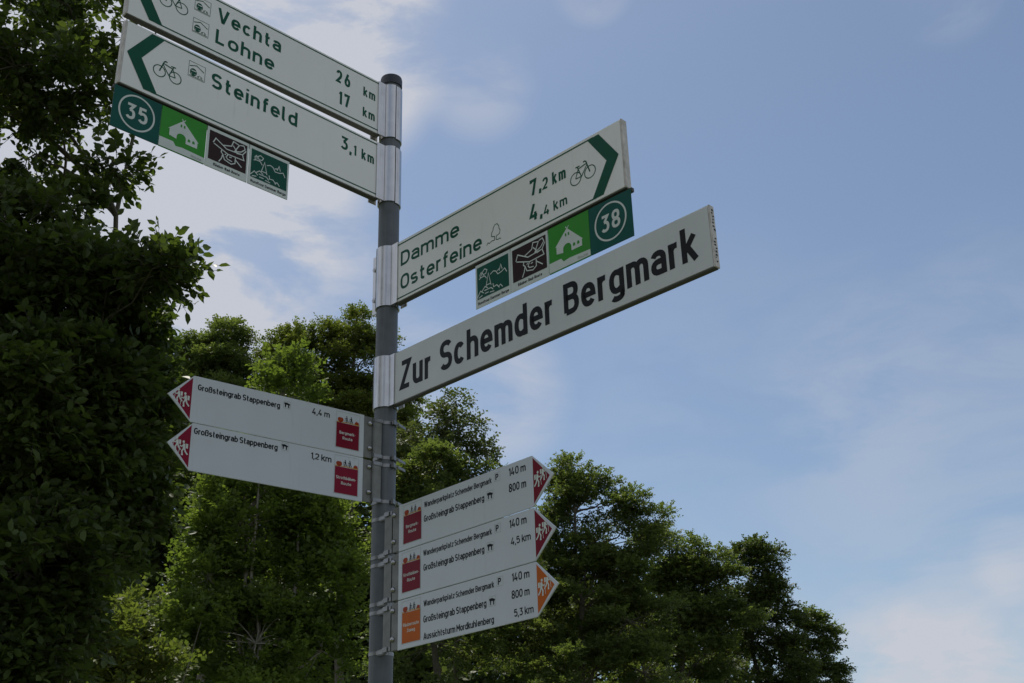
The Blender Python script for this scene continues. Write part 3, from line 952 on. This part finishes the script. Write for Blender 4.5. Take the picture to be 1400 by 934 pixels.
    for zz in (.031, .103):
        b = MB()
        c = (s * boltx, -off, zz)
        prof = [(.0072, 0), (.0072, .0015), (.0062, .0040), (.0040, .0062), (.0015, .0072), (.0001, .0074)]
        n_ = 12; vs = []; fs = []
        for r_, d_ in prof: vs += [(c[0] + r_ * math.cos(2 * math.pi * k / n_), -off - d_, c[2] + r_ * math.sin(2 * math.pi * k / n_)) for k in range(n_)]
        for i in range(len(prof) - 1):
            for k in range(n_): fs.append((i * n_ + k, (i + 1) * n_ + k, (i + 1) * n_ + (k + 1) % n_, i * n_ + (k + 1) % n_))
        b.add(vs, fs, True)
        b.build('bolt', 'bolt', bo)
    for zz in (.006, H - .016):
        d = MB()
        d.shell(PR + .0006, PR + .0016, 0, 359.5, zz, zz + .010, 40)
        # band is pulled over the channel
        if left:
            d.box(-.0545, -.0270, -off - .0085, -off - .0066, zz, zz + .010)
            d.box(-.0290, -.0270, -off - .0084, -.022, zz, zz + .010)
        else:
            d.box(.0160, .0560, -.0279, -.0264, zz, zz + .010)
            d.box(.0535, .0915, -off + .0038, -off + .0053, zz, zz + .010)
        bb = d.build('band_clamp', 'band', root, bevel=.0003)
        if left:
            # tightening screw housing facing the front right, with a free tail of band
            h = MB()
            a0 = math.radians(-62)
            ux, uy = math.cos(a0), math.sin(a0); tx, ty = -uy, ux
            def pt(t, r_, z_): return (ux * r_ + tx * t, uy * r_ + ty * t, z_)
            def obox(t0, t1, r0_, r1_, z0_, z1_):
                vs_ = [pt(t, r_, z_) for z_ in (z0_, z1_) for r_ in (r0_, r1_) for t in (t0, t1)]
                h.add(vs_, [(0, 2, 3, 1), (4, 5, 7, 6), (0, 1, 5, 4), (2, 6, 7, 3), (0, 4, 6, 2), (1, 3, 7, 5)])
            obox(-.020, -.006, PR + .0014, PR + .0085, zz - .0015, zz + .0115)
            h.tube([pt(-.006, PR + .005, zz + .006), pt(.030, PR + .005, zz + .006)], .0042, 8)
            obox(.004, .046, PR + .0090, PR + .0100, zz + .001, zz + .009)
            h.build('clamp_screw', 'band', bb, bevel=.0004)
        else:
            h = MB()
            for a_ in (0,):
                h.box(.060, .080, -off + .0010, -off + .0036, zz - .001, zz + .011)
            h.build('band_buckle', 'band', bb, bevel=.0004)


HH = .1262
GH = 'hiking signs bolted below the cycle signs'
R1 = lambda sh: None
# left pair (x negative = towards the tip)
z5 = 1.0376
for i, (dz, lbl, dist, dx0, dx1, l1, rm, r0, r1_) in enumerate((
        (0.0, 'upper left-pointing hiking sign with red tip, distance 4,4 m and a Bergmark-Route badge', '4,4 m', -.2465, -.192, 'Bergmark-', 'red', -.170, -.0985),
        (-HH, 'lower left-pointing hiking sign with red tip, distance 1,2 km and a Strothbäken-Route badge', '1,2 km', -.2445, -.181, 'Strothbäken-', 'crimson', -.170, -.0985))):
    r = sign_root('hiking_sign', 2.5791, z5 + dz, True, lbl, 'sign', GH)
    up = 0.0
    rows = [('t', 'Großsteingrab Stappenberg', -.5745, -.340, (.0885 if i == 0 else .0975), .0165, .135), ('dolmen', '', -.332, -.312, (.0925 if i == 0 else .1015), .0, .0),
            ('d', dist, dx0, dx1, (.0935 if i == 0 else .094), .0175, .135)]
    badge = (r0, r1_, .0165 if i == 0 else .0135, .0875, .119, rm, l1, 'Route')
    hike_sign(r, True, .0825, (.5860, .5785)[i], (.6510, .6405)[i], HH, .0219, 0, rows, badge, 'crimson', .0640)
# right stack of three
z7 = .7580
RW = [(0.0, 'top sign of the three right-pointing hiking signs, with red tip and Bergmark-Route badge', 'red', 'red', ('Bergmark-', 'Route'),
       [('t', 'Wanderparkplatz Schemder Bergmark', .2345, .5035, .0945, .0148, .125), ('parking', '', .5095, .5305, .0940, 0, 0), ('t', 'Großsteingrab Stappenberg', .2335, .4735, .0560, .0172, .13),
        ('dolmen', '', .4805, .5035, .0535, 0, 0), ('d', '140 m', .5615, .6215, .0945, .0195, .13), ('d', '800 m', .5605, .6215, .0545, .0200, .13)], (.148, .2225)),
      (-HH, 'middle sign of the three right-pointing hiking signs, with red tip and distance 4,5 km', 'red', 'red', ('Strothbäken-', 'Route'),
       [('t', 'Wanderparkplatz Schemder Bergmark', .2315, .5005, .0945, .0148, .125), ('parking', '', .5065, .5275, .0940, 0, 0), ('t', 'Großsteingrab Stappenberg', .2325, .4705, .0560, .0172, .13),
        ('dolmen', '', .4775, .5005, .0535, 0, 0), ('d', '140 m', .5585, .6185, .0945, .0195, .13), ('d', '4,5 km', .5625, .6315, .0530, .0175, .13)], (.1445, .2190)),
      (-2 * HH, 'bottom right-pointing hiking sign with orange tip and orange badge, reading Aussichtsturm Mordkuhlenberg', 'orange', 'orange', ('Räuberroute', 'Zuweg'),
       [('t', 'Wanderparkplatz Schemder Bergmark', .2335, .5045, .0930, .0148, .125), ('parking', '', .5100, .5315, .0925, 0, 0), ('t', 'Großsteingrab Stappenberg', .2330, .4745, .0530, .0172, .13),
        ('dolmen', '', .4810, .5035, .0505, 0, 0), ('t', 'Aussichtsturm Mordkuhlenberg', .2335, .5005, .0115, .0165, .13), ('d', '140 m', .5620, .6220, .0940, .0190, .13), ('d', '800 m', .5600, .6205, .0545, .0185, .13),
        ('d', '5,3 km', .5665, .6325, .0130, .0175, .13)], (.146, .2200))]
for dz, lbl, tm, bm_, (l1, l2), rows, (b0, b1) in RW:
    r = sign_root('hiking_sign', .9425, z7 + dz, False, lbl, 'sign', GH)
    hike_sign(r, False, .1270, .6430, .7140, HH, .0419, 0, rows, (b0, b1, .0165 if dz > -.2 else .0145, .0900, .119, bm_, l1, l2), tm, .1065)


# ------------------------------------------------------------------ trees
def fast_mesh(name, V, Fq, mat, parent, smooth=False, **props):
    """V (n,3), Fq (m,k) all faces with k corners"""
    me = bpy.data.meshes.new(name)
    m, k = Fq.shape
    me.vertices.add(len(V)); me.vertices.foreach_set('co', V.astype(np.float32).ravel())
    me.loops.add(m * k); me.loops.foreach_set('vertex_index', Fq.astype(np.int32).ravel())
    me.polygons.add(m)
    me.polygons.foreach_set('loop_start', np.arange(0, m * k, k, dtype=np.int32))
    me.polygons.foreach_set('loop_total', np.full(m, k, dtype=np.int32))
    me.update(calc_edges=True)
    me.materials.append(mat)
    o = bpy.data.objects.new(name, me)
    col.objects.link(o)
    if parent: o.parent = parent
    for a, b in props.items(): o[a] = b
    return o


def unit(a): return a / (np.linalg.norm(a, axis=-1, keepdims=True) + 1e-9)


LEAF_SHAPE = np.array([(0, 0, 0), (-.24, .25, .05), (-.27, .62, .06), (0, 1.0, -.08), (.27, .62, .06), (.24, .25, .05)])
LEAF_FACES = np.array([(0, 3, 2, 1), (0, 5, 4, 3)])
SIMPLE_SHAPE = np.array([(0, 0, 0), (-.33, .5, .07), (0, 1.0, -.05), (.33, .5, .07)])
SIMPLE_FACES = np.array([(0, 2, 1), (0, 3, 2)])


def leaf_frames(twb, twd, twl, nl, size, spread=.85, upb=1.0, jit=.35):
    """alternate leaves along twigs: -> base points, direction, normal, size"""
    nt_ = len(twb)
    t = (np.arange(nl) + .6) / nl
    up = unit(np.array([0, 0, upb]) + rng.normal(0, .35, (nt_, 3)))
    side = unit(np.cross(twd, up))
    nrm = unit(np.cross(side, twd))
    sgn = np.where(np.arange(nl) % 2 == 0, 1.0, -1.0)
    base = twb[:, None, :] + twd[:, None, :] * (t[None, :, None] * twl[:, None, None]) - np.array([0, 0, 1.0]) * (t[None, :, None] ** 2 * twl[:, None, None] * .18)
    ld = twd[:, None, :] * .65 + side[:, None, :] * sgn[None, :, None] * spread + rng.normal(0, jit, (nt_, nl, 3)) - np.array([0, 0, .22])
    ld = unit(ld).reshape(-1, 3)
    ln = np.repeat(nrm, nl, axis=0) + rng.normal(0, jit, (nt_ * nl, 3))
    ln = unit(ln - ld * (ln * ld).sum(1, keepdims=True))
    sz = size * rng.uniform(.6, 1.2, nt_ * nl)
    return base.reshape(-1, 3), ld, ln, sz


def leaf_mesh(fr, shape, faces):
    b, d, n, s = fr
    x = np.cross(d, n)
    V = b[:, None, :] + (x[:, None, :] * shape[None, :, 0:1] + d[:, None, :] * shape[None, :, 1:2] + n[:, None, :] * shape[None, :, 2:3]) * s[:, None, None]
    k = len(shape)
    Fq = (faces[None] + (np.arange(len(b)) * k)[:, None, None]).reshape(-1, faces.shape[1])
    return V.reshape(-1, 3), Fq


def wobble(a, b, n, amp):
    a = Vector(a); b = Vector(b)
    out = []
    L = (b - a).length
    for i in range(n + 1):
        t = i / n
        p = a.lerp(b, t)
        k = math.sin(math.pi * t) * amp * L
        p += Vector((random.uniform(-k, k), random.uniform(-k, k), random.uniform(-k, k) * .5 + k * .6))
        out.append(p)
    return out


def tree(name, label, base, lobes, dist, leafsize, twigs, nl, mat, bark='bark', trunk_r=.16, twl=.5, upright=.35, shell=.45, individual=False, group='trees around the signpost',
         cat='tree', stems=1, crad=17, flat=.45, layers=1.9, simple=True, jit=.35, drawtwig=False, trunk_top=None):
    """lobes: (px, py, rx_px, ry_px, depth offset in m, density weight)"""
    root = empty(name, (base[0], base[1], 0), 0, label, cat, group)
    bx = Vector((base[0], base[1], 0))
    L = []
    for lb in lobes:
        px, py, rx, ry, dd, w = (tuple(lb) + (0, 1))[:6] if len(lb) < 6 else lb
        c = at(px, py, dist + dd)
        sl = (c - CAM).length / math.sqrt(1 + ((px - 700) / F_PX) ** 2 + ((py - 467) / F_PX) ** 2)
        L.append((np.array(c), rx * sl / F_PX, ry * sl / F_PX, w))
    top = max(L, key=lambda l: l[0][2])
    cen = np.mean([l[0] for l in L], axis=0)
    tt = Vector(trunk_top) if trunk_top else Vector((top[0][0], top[0][1], top[0][2]))
    # trunks
    axes = []
    for k in range(stems):
        off_ = Vector((random.uniform(-.5, .5), random.uniform(-.5, .5), 0)) * (0 if stems == 1 else 1)
        pts = wobble(Vector((bx.x, bx.y, -.2)) + off_ * .3, tt + off_ * 1.6, 9, .018)
        rr = [trunk_r * (1.15 if i == 0 else 1) * (1 - .90 * i / 9) / math.sqrt(stems) for i in range(10)]
        m_ = MB(); m_.tube([p - bx for p in pts], rr, 10)
        m_.build('trunk', bark, root)
        axes.append(pts)
    B_, D_, W_ = [], [], []
    tot = sum(l[1] * l[2] * l[3] for l in L)
    crm = crad * dist / F_PX * 1.05            # cushion radius in metres
    for (c, rx, ry, w) in L:
        ns = max(3, int(layers * rx * ry / (crm * crm) * w))
        ax = random.choice(axes)
        h = c[2] - max(.4, .9 * max(rx, ry) + .25 * math.hypot(c[0] - tt.x, c[1] - tt.y))
        st_ = min(ax, key=lambda p: abs(p.z - h))
        m_ = MB()
        lr = max(.010, trunk_r * .30 * min(1, math.sqrt(rx * ry) / (3 * crm + .3) + .3))
        m_.tube([p - bx for p in wobble(st_, Vector(c), 6, .07)], [lr * (1 - .75 * i / 6) for i in range(7)], 7)
        for q in range(ns):
            u = unit(rng.normal(0, 1, 3) + np.array([0, 0, .25]))
            rad = shell + (1 - shell) * rng.uniform() ** .6
            p = c + u * rad * np.array([rx, rx, ry])
            if q % 2 == 0 or rad > .8:
                m_.tube([x - bx for x in wobble(Vector(c), Vector(p), 3, .08)], [lr * .34, lr * .24, lr * .15, lr * .06], 4)
            cr = crm * rng.uniform(.55, 1.35)
            k = max(4, int(twigs * (cr / crm) ** 2 * (.8 + .4 * w)))
            v = unit(rng.normal(0, 1, (k, 3))) * (rng.uniform(0, 1, (k, 1)) ** .45)
            off_ = v * np.array([cr, cr, cr * flat])
            b_ = p + off_
            out = unit(b_ - c) * .55 + v * np.array([1, 1, .35]) + rng.normal(0, .3, (k, 3)) + np.array([0, 0, upright])
            B_.append(b_); D_.append(unit(out))
            W_.append(np.full(k, twl) * rng.uniform(.45, 1.2, k))
        m_.build('limb', bark, root)
    B_ = np.concatenate(B_); D_ = np.concatenate(D_); W_ = np.concatenate(W_)
    fr = leaf_frames(B_ - np.array(bx), D_, W_, nl, leafsize, jit=jit)
    if drawtwig:
        # thin square twigs, one joined part
        a = B_ - np.array(bx); e_ = a + D_ * W_[:, None] - np.array([0, 0, 1.0]) * (W_ * .16)[:, None]
        s1_ = unit(np.cross(D_, np.array([0.1, 0.2, 1.0]))); s2_ = np.cross(D_, s1_)
        r_ = .0028
        V = np.stack([a + s1_ * r_, a - s1_ * .5 * r_ + s2_ * r_, a - s1_ * .5 * r_ - s2_ * r_, e_ + s1_ * r_ * .3, e_ - s1_ * .15 * r_ + s2_ * r_ * .3, e_ - s1_ * .15 * r_ - s2_ * r_ * .3], 1)
        fq = np.array([(0, 1, 4, 3), (1, 2, 5, 4), (2, 0, 3, 5)])
        Fq = (fq[None] + (np.arange(len(a)) * 6)[:, None, None]).reshape(-1, 4)
        fast_mesh('twigs', V.reshape(-1, 3), Fq, MAT[bark], root, kind='stuff')
    if individual:
        P = fr[0] + np.array(bx) - np.array(CAM)
        z_ = P @ np.array(FWD); x_ = P @ np.array(RIGHT) / z_ * F_PX + 700; y_ = 467 - P @ np.array(UP) / z_ * F_PX
        inside = (z_ > 0) & (x_ > 8) & (x_ < 1392) & (y_ > 8) & (y_ < 926)
        face = np.abs((fr[2] * unit(P)).sum(1)) * .8 + .2
        score = np.where(inside, fr[3] * face / z_, 0)
        idx = np.argsort(-score)[:300]
        V, Fq = LEAF_SHAPE, LEAF_FACES
        lm_ = fast_mesh('leaf', V, Fq, mat, root)
        first = True
        for i in idx:
            d, n_ = Vector(fr[1][i]), Vector(fr[2][i]); x = d.cross(n_)
            mt = Matrix.Identity(4); s_ = float(fr[3][i])
            for q in range(3):
                mt[q][0] = x[q] * s_; mt[q][1] = d[q] * s_; mt[q][2] = n_[q] * s_; mt[q][3] = float(fr[0][i][q])
            o = lm_ if first else lm_.copy()
            if not first: col.objects.link(o)
            o.parent = root; o.matrix_local = mt
            first = False
        keep = np.ones(len(fr[0]), bool); keep[idx] = False
        fr = tuple(a[keep] for a in fr)
    V, Fq = leaf_mesh(fr, SIMPLE_SHAPE if simple else LEAF_SHAPE, SIMPLE_FACES if simple else LEAF_FACES)
    fast_mesh('crown', V, Fq, mat, root, kind='stuff')
    return root


def foot(px, dist):
    p = at(px, 934, dist); return (p.x, p.y)


# near tree at the left edge, leaves large enough to read one by one
tree('hornbeam_tree', 'dark broad-leaved tree filling the left edge, nearest of the trees', foot(20, 7.4), [
    (30, -40, 120, 80, 0, .62), (112, 10, 58, 50, .3, .6), (20, 90, 90, 70, -.2, .62), (100, 110, 62, 46, 0, .6), (-60, 180, 110, 120, .3, .6), (50, 210, 80, 60, .2, .5),
    (150, 215, 42, 26, -.3, .5), (50, 290, 52, 36, 0, .6), (20, 330, 90, 70, -.3, 1.1), (148, 385, 62, 38, -.5, 1.3), (208, 368, 32, 18, -.9, 1.3), (182, 388, 36, 22, -.6, 1.3), (90, 430, 120, 70, 0, 1.9), (160, 455, 52, 50, .2, 1.9),
    (30, 540, 120, 90, -.3, 1.9), (150, 560, 72, 80, 0, 1.9), (60, 660, 110, 90, 0, 1.9), (160, 655, 55, 60, .2, 1.9), (30, 780, 110, 90, -.2, 1.9), (95, 755, 70, 60, .3, 1.9), (10, 900, 90, 80, 0, 1.9), (-120, 500, 120, 300, .3, 1.2), (-140, 0, 120, 200, .3, .6)],
    7.2, .066, 26, 8, LEAF['near'], 'bark', trunk_r=.075, twl=.21, upright=.30, individual=True, crad=30, flat=.55, layers=1.9, jit=.5, simple=False, drawtwig=True, stems=2, group=None)
near = [o for o in scene.objects if o.name == 'hornbeam_tree'][0]
for (x, y, rz, lb) in ((-6.6, -3.2, 2.0, 'unseen dark broad-leaved tree added left of the camera to shade the sky'), (-7.2, -8.4, 4.1, 'unseen dark broad-leaved tree added furthest back on the left to shade the sky'),
                       (-2.6, -11.5, 5.2, 'unseen dark broad-leaved tree added behind the camera to shade the sky')):
    c = near.copy(); col.objects.link(c); c.location = (x, y, 0); c.rotation_euler = (0, 0, rz); c['label'] = lb  # copies of the near tree, added out of view to shade the left sky
    for ch in near.children:
        if ch.name.split('.')[0] == 'leaf': continue
        d = ch.copy(); col.objects.link(d); d.parent = c; d.matrix_local = ch.matrix_local
# sun-caught young hornbeam below the left hiking signs
tree('young_hornbeam_tree', 'bright green upright young tree below the left hiking signs, pale stems showing', foot(352, 17), [
    (385, 545, 34, 60, 0, .8), (330, 640, 45, 55, 0, .9), (400, 640, 50, 55, 0, .9), (340, 720, 70, 60, 0, 1), (430, 720, 44, 65, .2, 1), (285, 790, 52, 48, -.2, 1), (390, 800, 65, 60, .3, .9), (452, 810, 30, 70, 0, 1),
    (265, 865, 58, 50, 0, 1), (350, 880, 75, 60, -.3, 1.0), (440, 890, 46, 60, 0, 1.0), (350, 985, 140, 70, 0, .6)],
    17, .082, 26, 9, LEAF['bright'], 'palebark', trunk_r=.12, twl=.36, upright=.75, crad=14, flat=1.1, layers=1.45, stems=5, group=None)
# low lit bush, bottom left
tree('hazel_bush', 'low yellow green bush catching light at the bottom left corner', foot(130, 12), [
    (150, 885, 50, 32, 0, 1), (90, 925, 60, 40, .2, 1), (205, 935, 50, 36, 0, 1), (190, 838, 36, 16, .2, .7), (40, 955, 60, 50, 0, 1), (130, 1010, 120, 70, 0, .7)],
    12, .068, 26, 9, LEAF['yellow'], 'bark', trunk_r=.05, twl=.28, upright=.5, crad=18, flat=.6, layers=2.2, stems=3, group=None, cat='bush')
GB = 'trees on the far side behind the signpost'
tree('oak_tree', 'dense tree behind, its crown showing between the dark left tree and the yellow green crown', foot(290, 50), [
    (298, 468, 32, 24, 0, 1), (262, 500, 36, 30, 0, 1), (325, 508, 24, 26, 0, 1), (290, 555, 52, 40, 0, 1), (240, 580, 50, 60, 0, 1), (285, 500, 50, 34, .4, 1), (300, 450, 26, 14, 0, .8), (280, 630, 80, 50, 0, 1), (330, 560, 40, 50, .4, 1)],
    50, .132, 62, 9, LEAF['mid'], trunk_r=.24, twl=.5, group=GB, layers=2.9)
tree('alder_tree', 'tall leafy tree behind the post, highest crown above the left hiking signs', foot(455, 52), [
    (488, 448, 26, 16, 0, 1), (452, 470, 24, 20, -.5, 1), (396, 474, 30, 20, 0, .9), (500, 485, 36, 28, 0, 1), (440, 515, 50, 32, -.5, 1), (385, 520, 34, 32, -.8, 1), (520, 550, 50, 42, 0, 1), (450, 575, 66, 40, 0, 1), (545, 620, 40, 40, 0, 1), (480, 465, 34, 22, 0, 1), (420, 495, 44, 28, 0, 1), (430, 650, 90, 50, 0, 1), (365, 505, 22, 26, 0, .9)],
    52, .132, 62, 9, LEAF['yellow'], trunk_r=.28, twl=.5, group=GB, layers=3.3)
tree('birch_tree', 'thin wispy topped tree rising just right of the post below the street name sign', foot(625, 44), [
    (624, 556, 26, 13, 0, .7), (598, 580, 20, 14, 0, .8), (646, 584, 24, 16, 0, .8), (625, 590, 26, 18, 0, .8), (615, 612, 34, 20, 0, 1), (658, 618, 22, 16, 0, 1), (562, 600, 20, 20, 0, .5)],
    44, .15, 34, 8, LEAF['olive'], trunk_r=.13, twl=.6, upright=.1, crad=13, flat=.7, layers=1.7, group=GB)
tree('lime_tree', 'dark rounded tree just right of the post under the wispy treetop', foot(600, 42), [
    (590, 645, 44, 24, 0, 1), (648, 650, 28, 20, 0, 1), (558, 680, 36, 46, 0, 1), (620, 700, 60, 42, 0, 1), (570, 780, 60, 60, 0, .9), (650, 780, 70, 60, 0, .9), (600, 880, 100, 60, 0, .7)],
    42, .14, 44, 9, LEAF['mid'], trunk_r=.22, twl=.45, group=GB, layers=2.8)
tree('maple_tree', 'tall lit tree right behind the tips of the three right hiking signs', foot(790, 46), [
    (782, 645, 24, 12, 0, 1), (762, 668, 26, 20, 0, 1), (800, 672, 24, 16, 0, 1), (828, 655, 14, 8, 0, .8), (858, 686, 24, 10, 0, .8), (840, 712, 34, 14, 0, .9), (782, 712, 38, 22, 0, 1), (872, 738, 26, 14, 0, .8), (810, 752, 46, 22, 0, 1), (765, 785, 40, 30, 0, 1), (850, 785, 46, 24, 0, 1),
    (778, 690, 40, 22, 0, 1), (835, 690, 30, 12, 0, .9), (890, 712, 22, 16, 0, .9), (885, 765, 30, 24, .5, 1), (815, 790, 60, 30, 0, 1), (800, 830, 66, 34, 0, 1), (720, 860, 60, 50, 0, .9), (860, 850, 66, 40, 0, 1), (780, 930, 110, 44, 0, .9), (880, 920, 70, 40, 0, .9)],
    46, .118, 62, 9, LEAF['mid'], trunk_r=.26, twl=.45, group=GB, layers=2.9)
tree('ash_tree', 'tree with uneven dark crown between the tall lit tree and the narrow upright crown', foot(925, 52), [
    (918, 728, 24, 10, 0, 1), (895, 752, 24, 14, 0, 1), (948, 756, 16, 12, 0, 1), (975, 762, 12, 14, 0, .9), (925, 782, 40, 18, 0, 1), (970, 800, 24, 20, 0, 1), (905, 820, 44, 22, 0, 1), (955, 850, 40, 24, 0, .9), (890, 880, 54, 30, 0, .9), (905, 730, 26, 14, 0, 1), (985, 790, 20, 24, 0, .9), (930, 800, 56, 30, .4, 1), (940, 835, 60, 30, .4, 1), (960, 895, 60, 34, 0, 1), (910, 945, 90, 34, 0, .9), (1000, 860, 36, 34, 0, .9)],
    52, .128, 62, 9, LEAF['mid'], trunk_r=.24, twl=.45, group=GB, layers=2.9)
tree('field_maple_tree', 'narrow upright crown, second tree from the right end of the tree line', foot(1030, 56), [
    (1022, 745, 20, 8, 0, 1), (1010, 768, 18, 12, 0, 1), (1046, 772, 14, 12, 0, .8), (1030, 795, 30, 12, 0, 1), (1052, 815, 24, 10, 0, .9), (1012, 825, 32, 16, 0, 1), (1066, 842, 22, 12, 0, .9), (1030, 862, 40, 18, 0, .9), (1075, 885, 26, 14, 0, .8), (1035, 760, 24, 14, 0, 1), (1030, 812, 44, 20, .4, 1), (1035, 840, 48, 22, .4, 1), (1050, 880, 50, 22, 0, 1), (1005, 905, 56, 28, 0, 1), (1065, 918, 50, 22, 0, 1), (1020, 960, 90, 28, 0, .9)],
    56, .132, 62, 9, LEAF['deep'], trunk_r=.20, twl=.45, group=GB, layers=2.9)
tree('low_oak_tree', 'lowest tree at the right end of the tree line, loose hanging sprays', foot(1110, 58), [
    (1102, 846, 18, 8, 0, .9), (1120, 862, 16, 8, 0, .9), (1092, 880, 20, 10, 0, .8), (1128, 888, 16, 7, 0, .8), (1142, 908, 16, 7, 0, .8), (1108, 912, 30, 9, 0, .9), (1130, 930, 24, 8, 0, .8), (1105, 865, 26, 14, .3, 1), (1108, 890, 34, 14, .3, 1), (1112, 925, 44, 14, .3, 1), (1095, 955, 60, 22, 0, 1)],
    58, .132, 56, 9, LEAF['mid'], trunk_r=.16, twl=.45, group=GB, crad=12, layers=2.2)
# the dark wood behind everything
tree('woodland', 'dark mass of woodland behind the near trees', foot(350, 70), [
    (60, 640, 220, 110, 0, 1), (250, 630, 120, 80, 0, 1), (380, 620, 110, 70, 0, 1), (480, 660, 110, 90, 0, 1), (100, 820, 260, 150, 0, 1), (350, 820, 220, 150, 0, 1), (560, 810, 160, 110, 0, 1),
    (690, 850, 140, 80, 0, 1), (800, 870, 110, 60, 0, 1), (890, 890, 90, 50, 0, .8), (980, 925, 70, 35, 0, .7), (-200, 500, 200, 250, 0, 1), (600, 980, 260, 60, 0, 1), (350, 940, 200, 60, 0, 1), (470, 880, 90, 80, 0, 1)],
    70, .46, 60, 8, LEAF['deep'], trunk_r=.5, twl=1.2, group=None, crad=44, flat=.75, layers=4.0, cat='woodland')
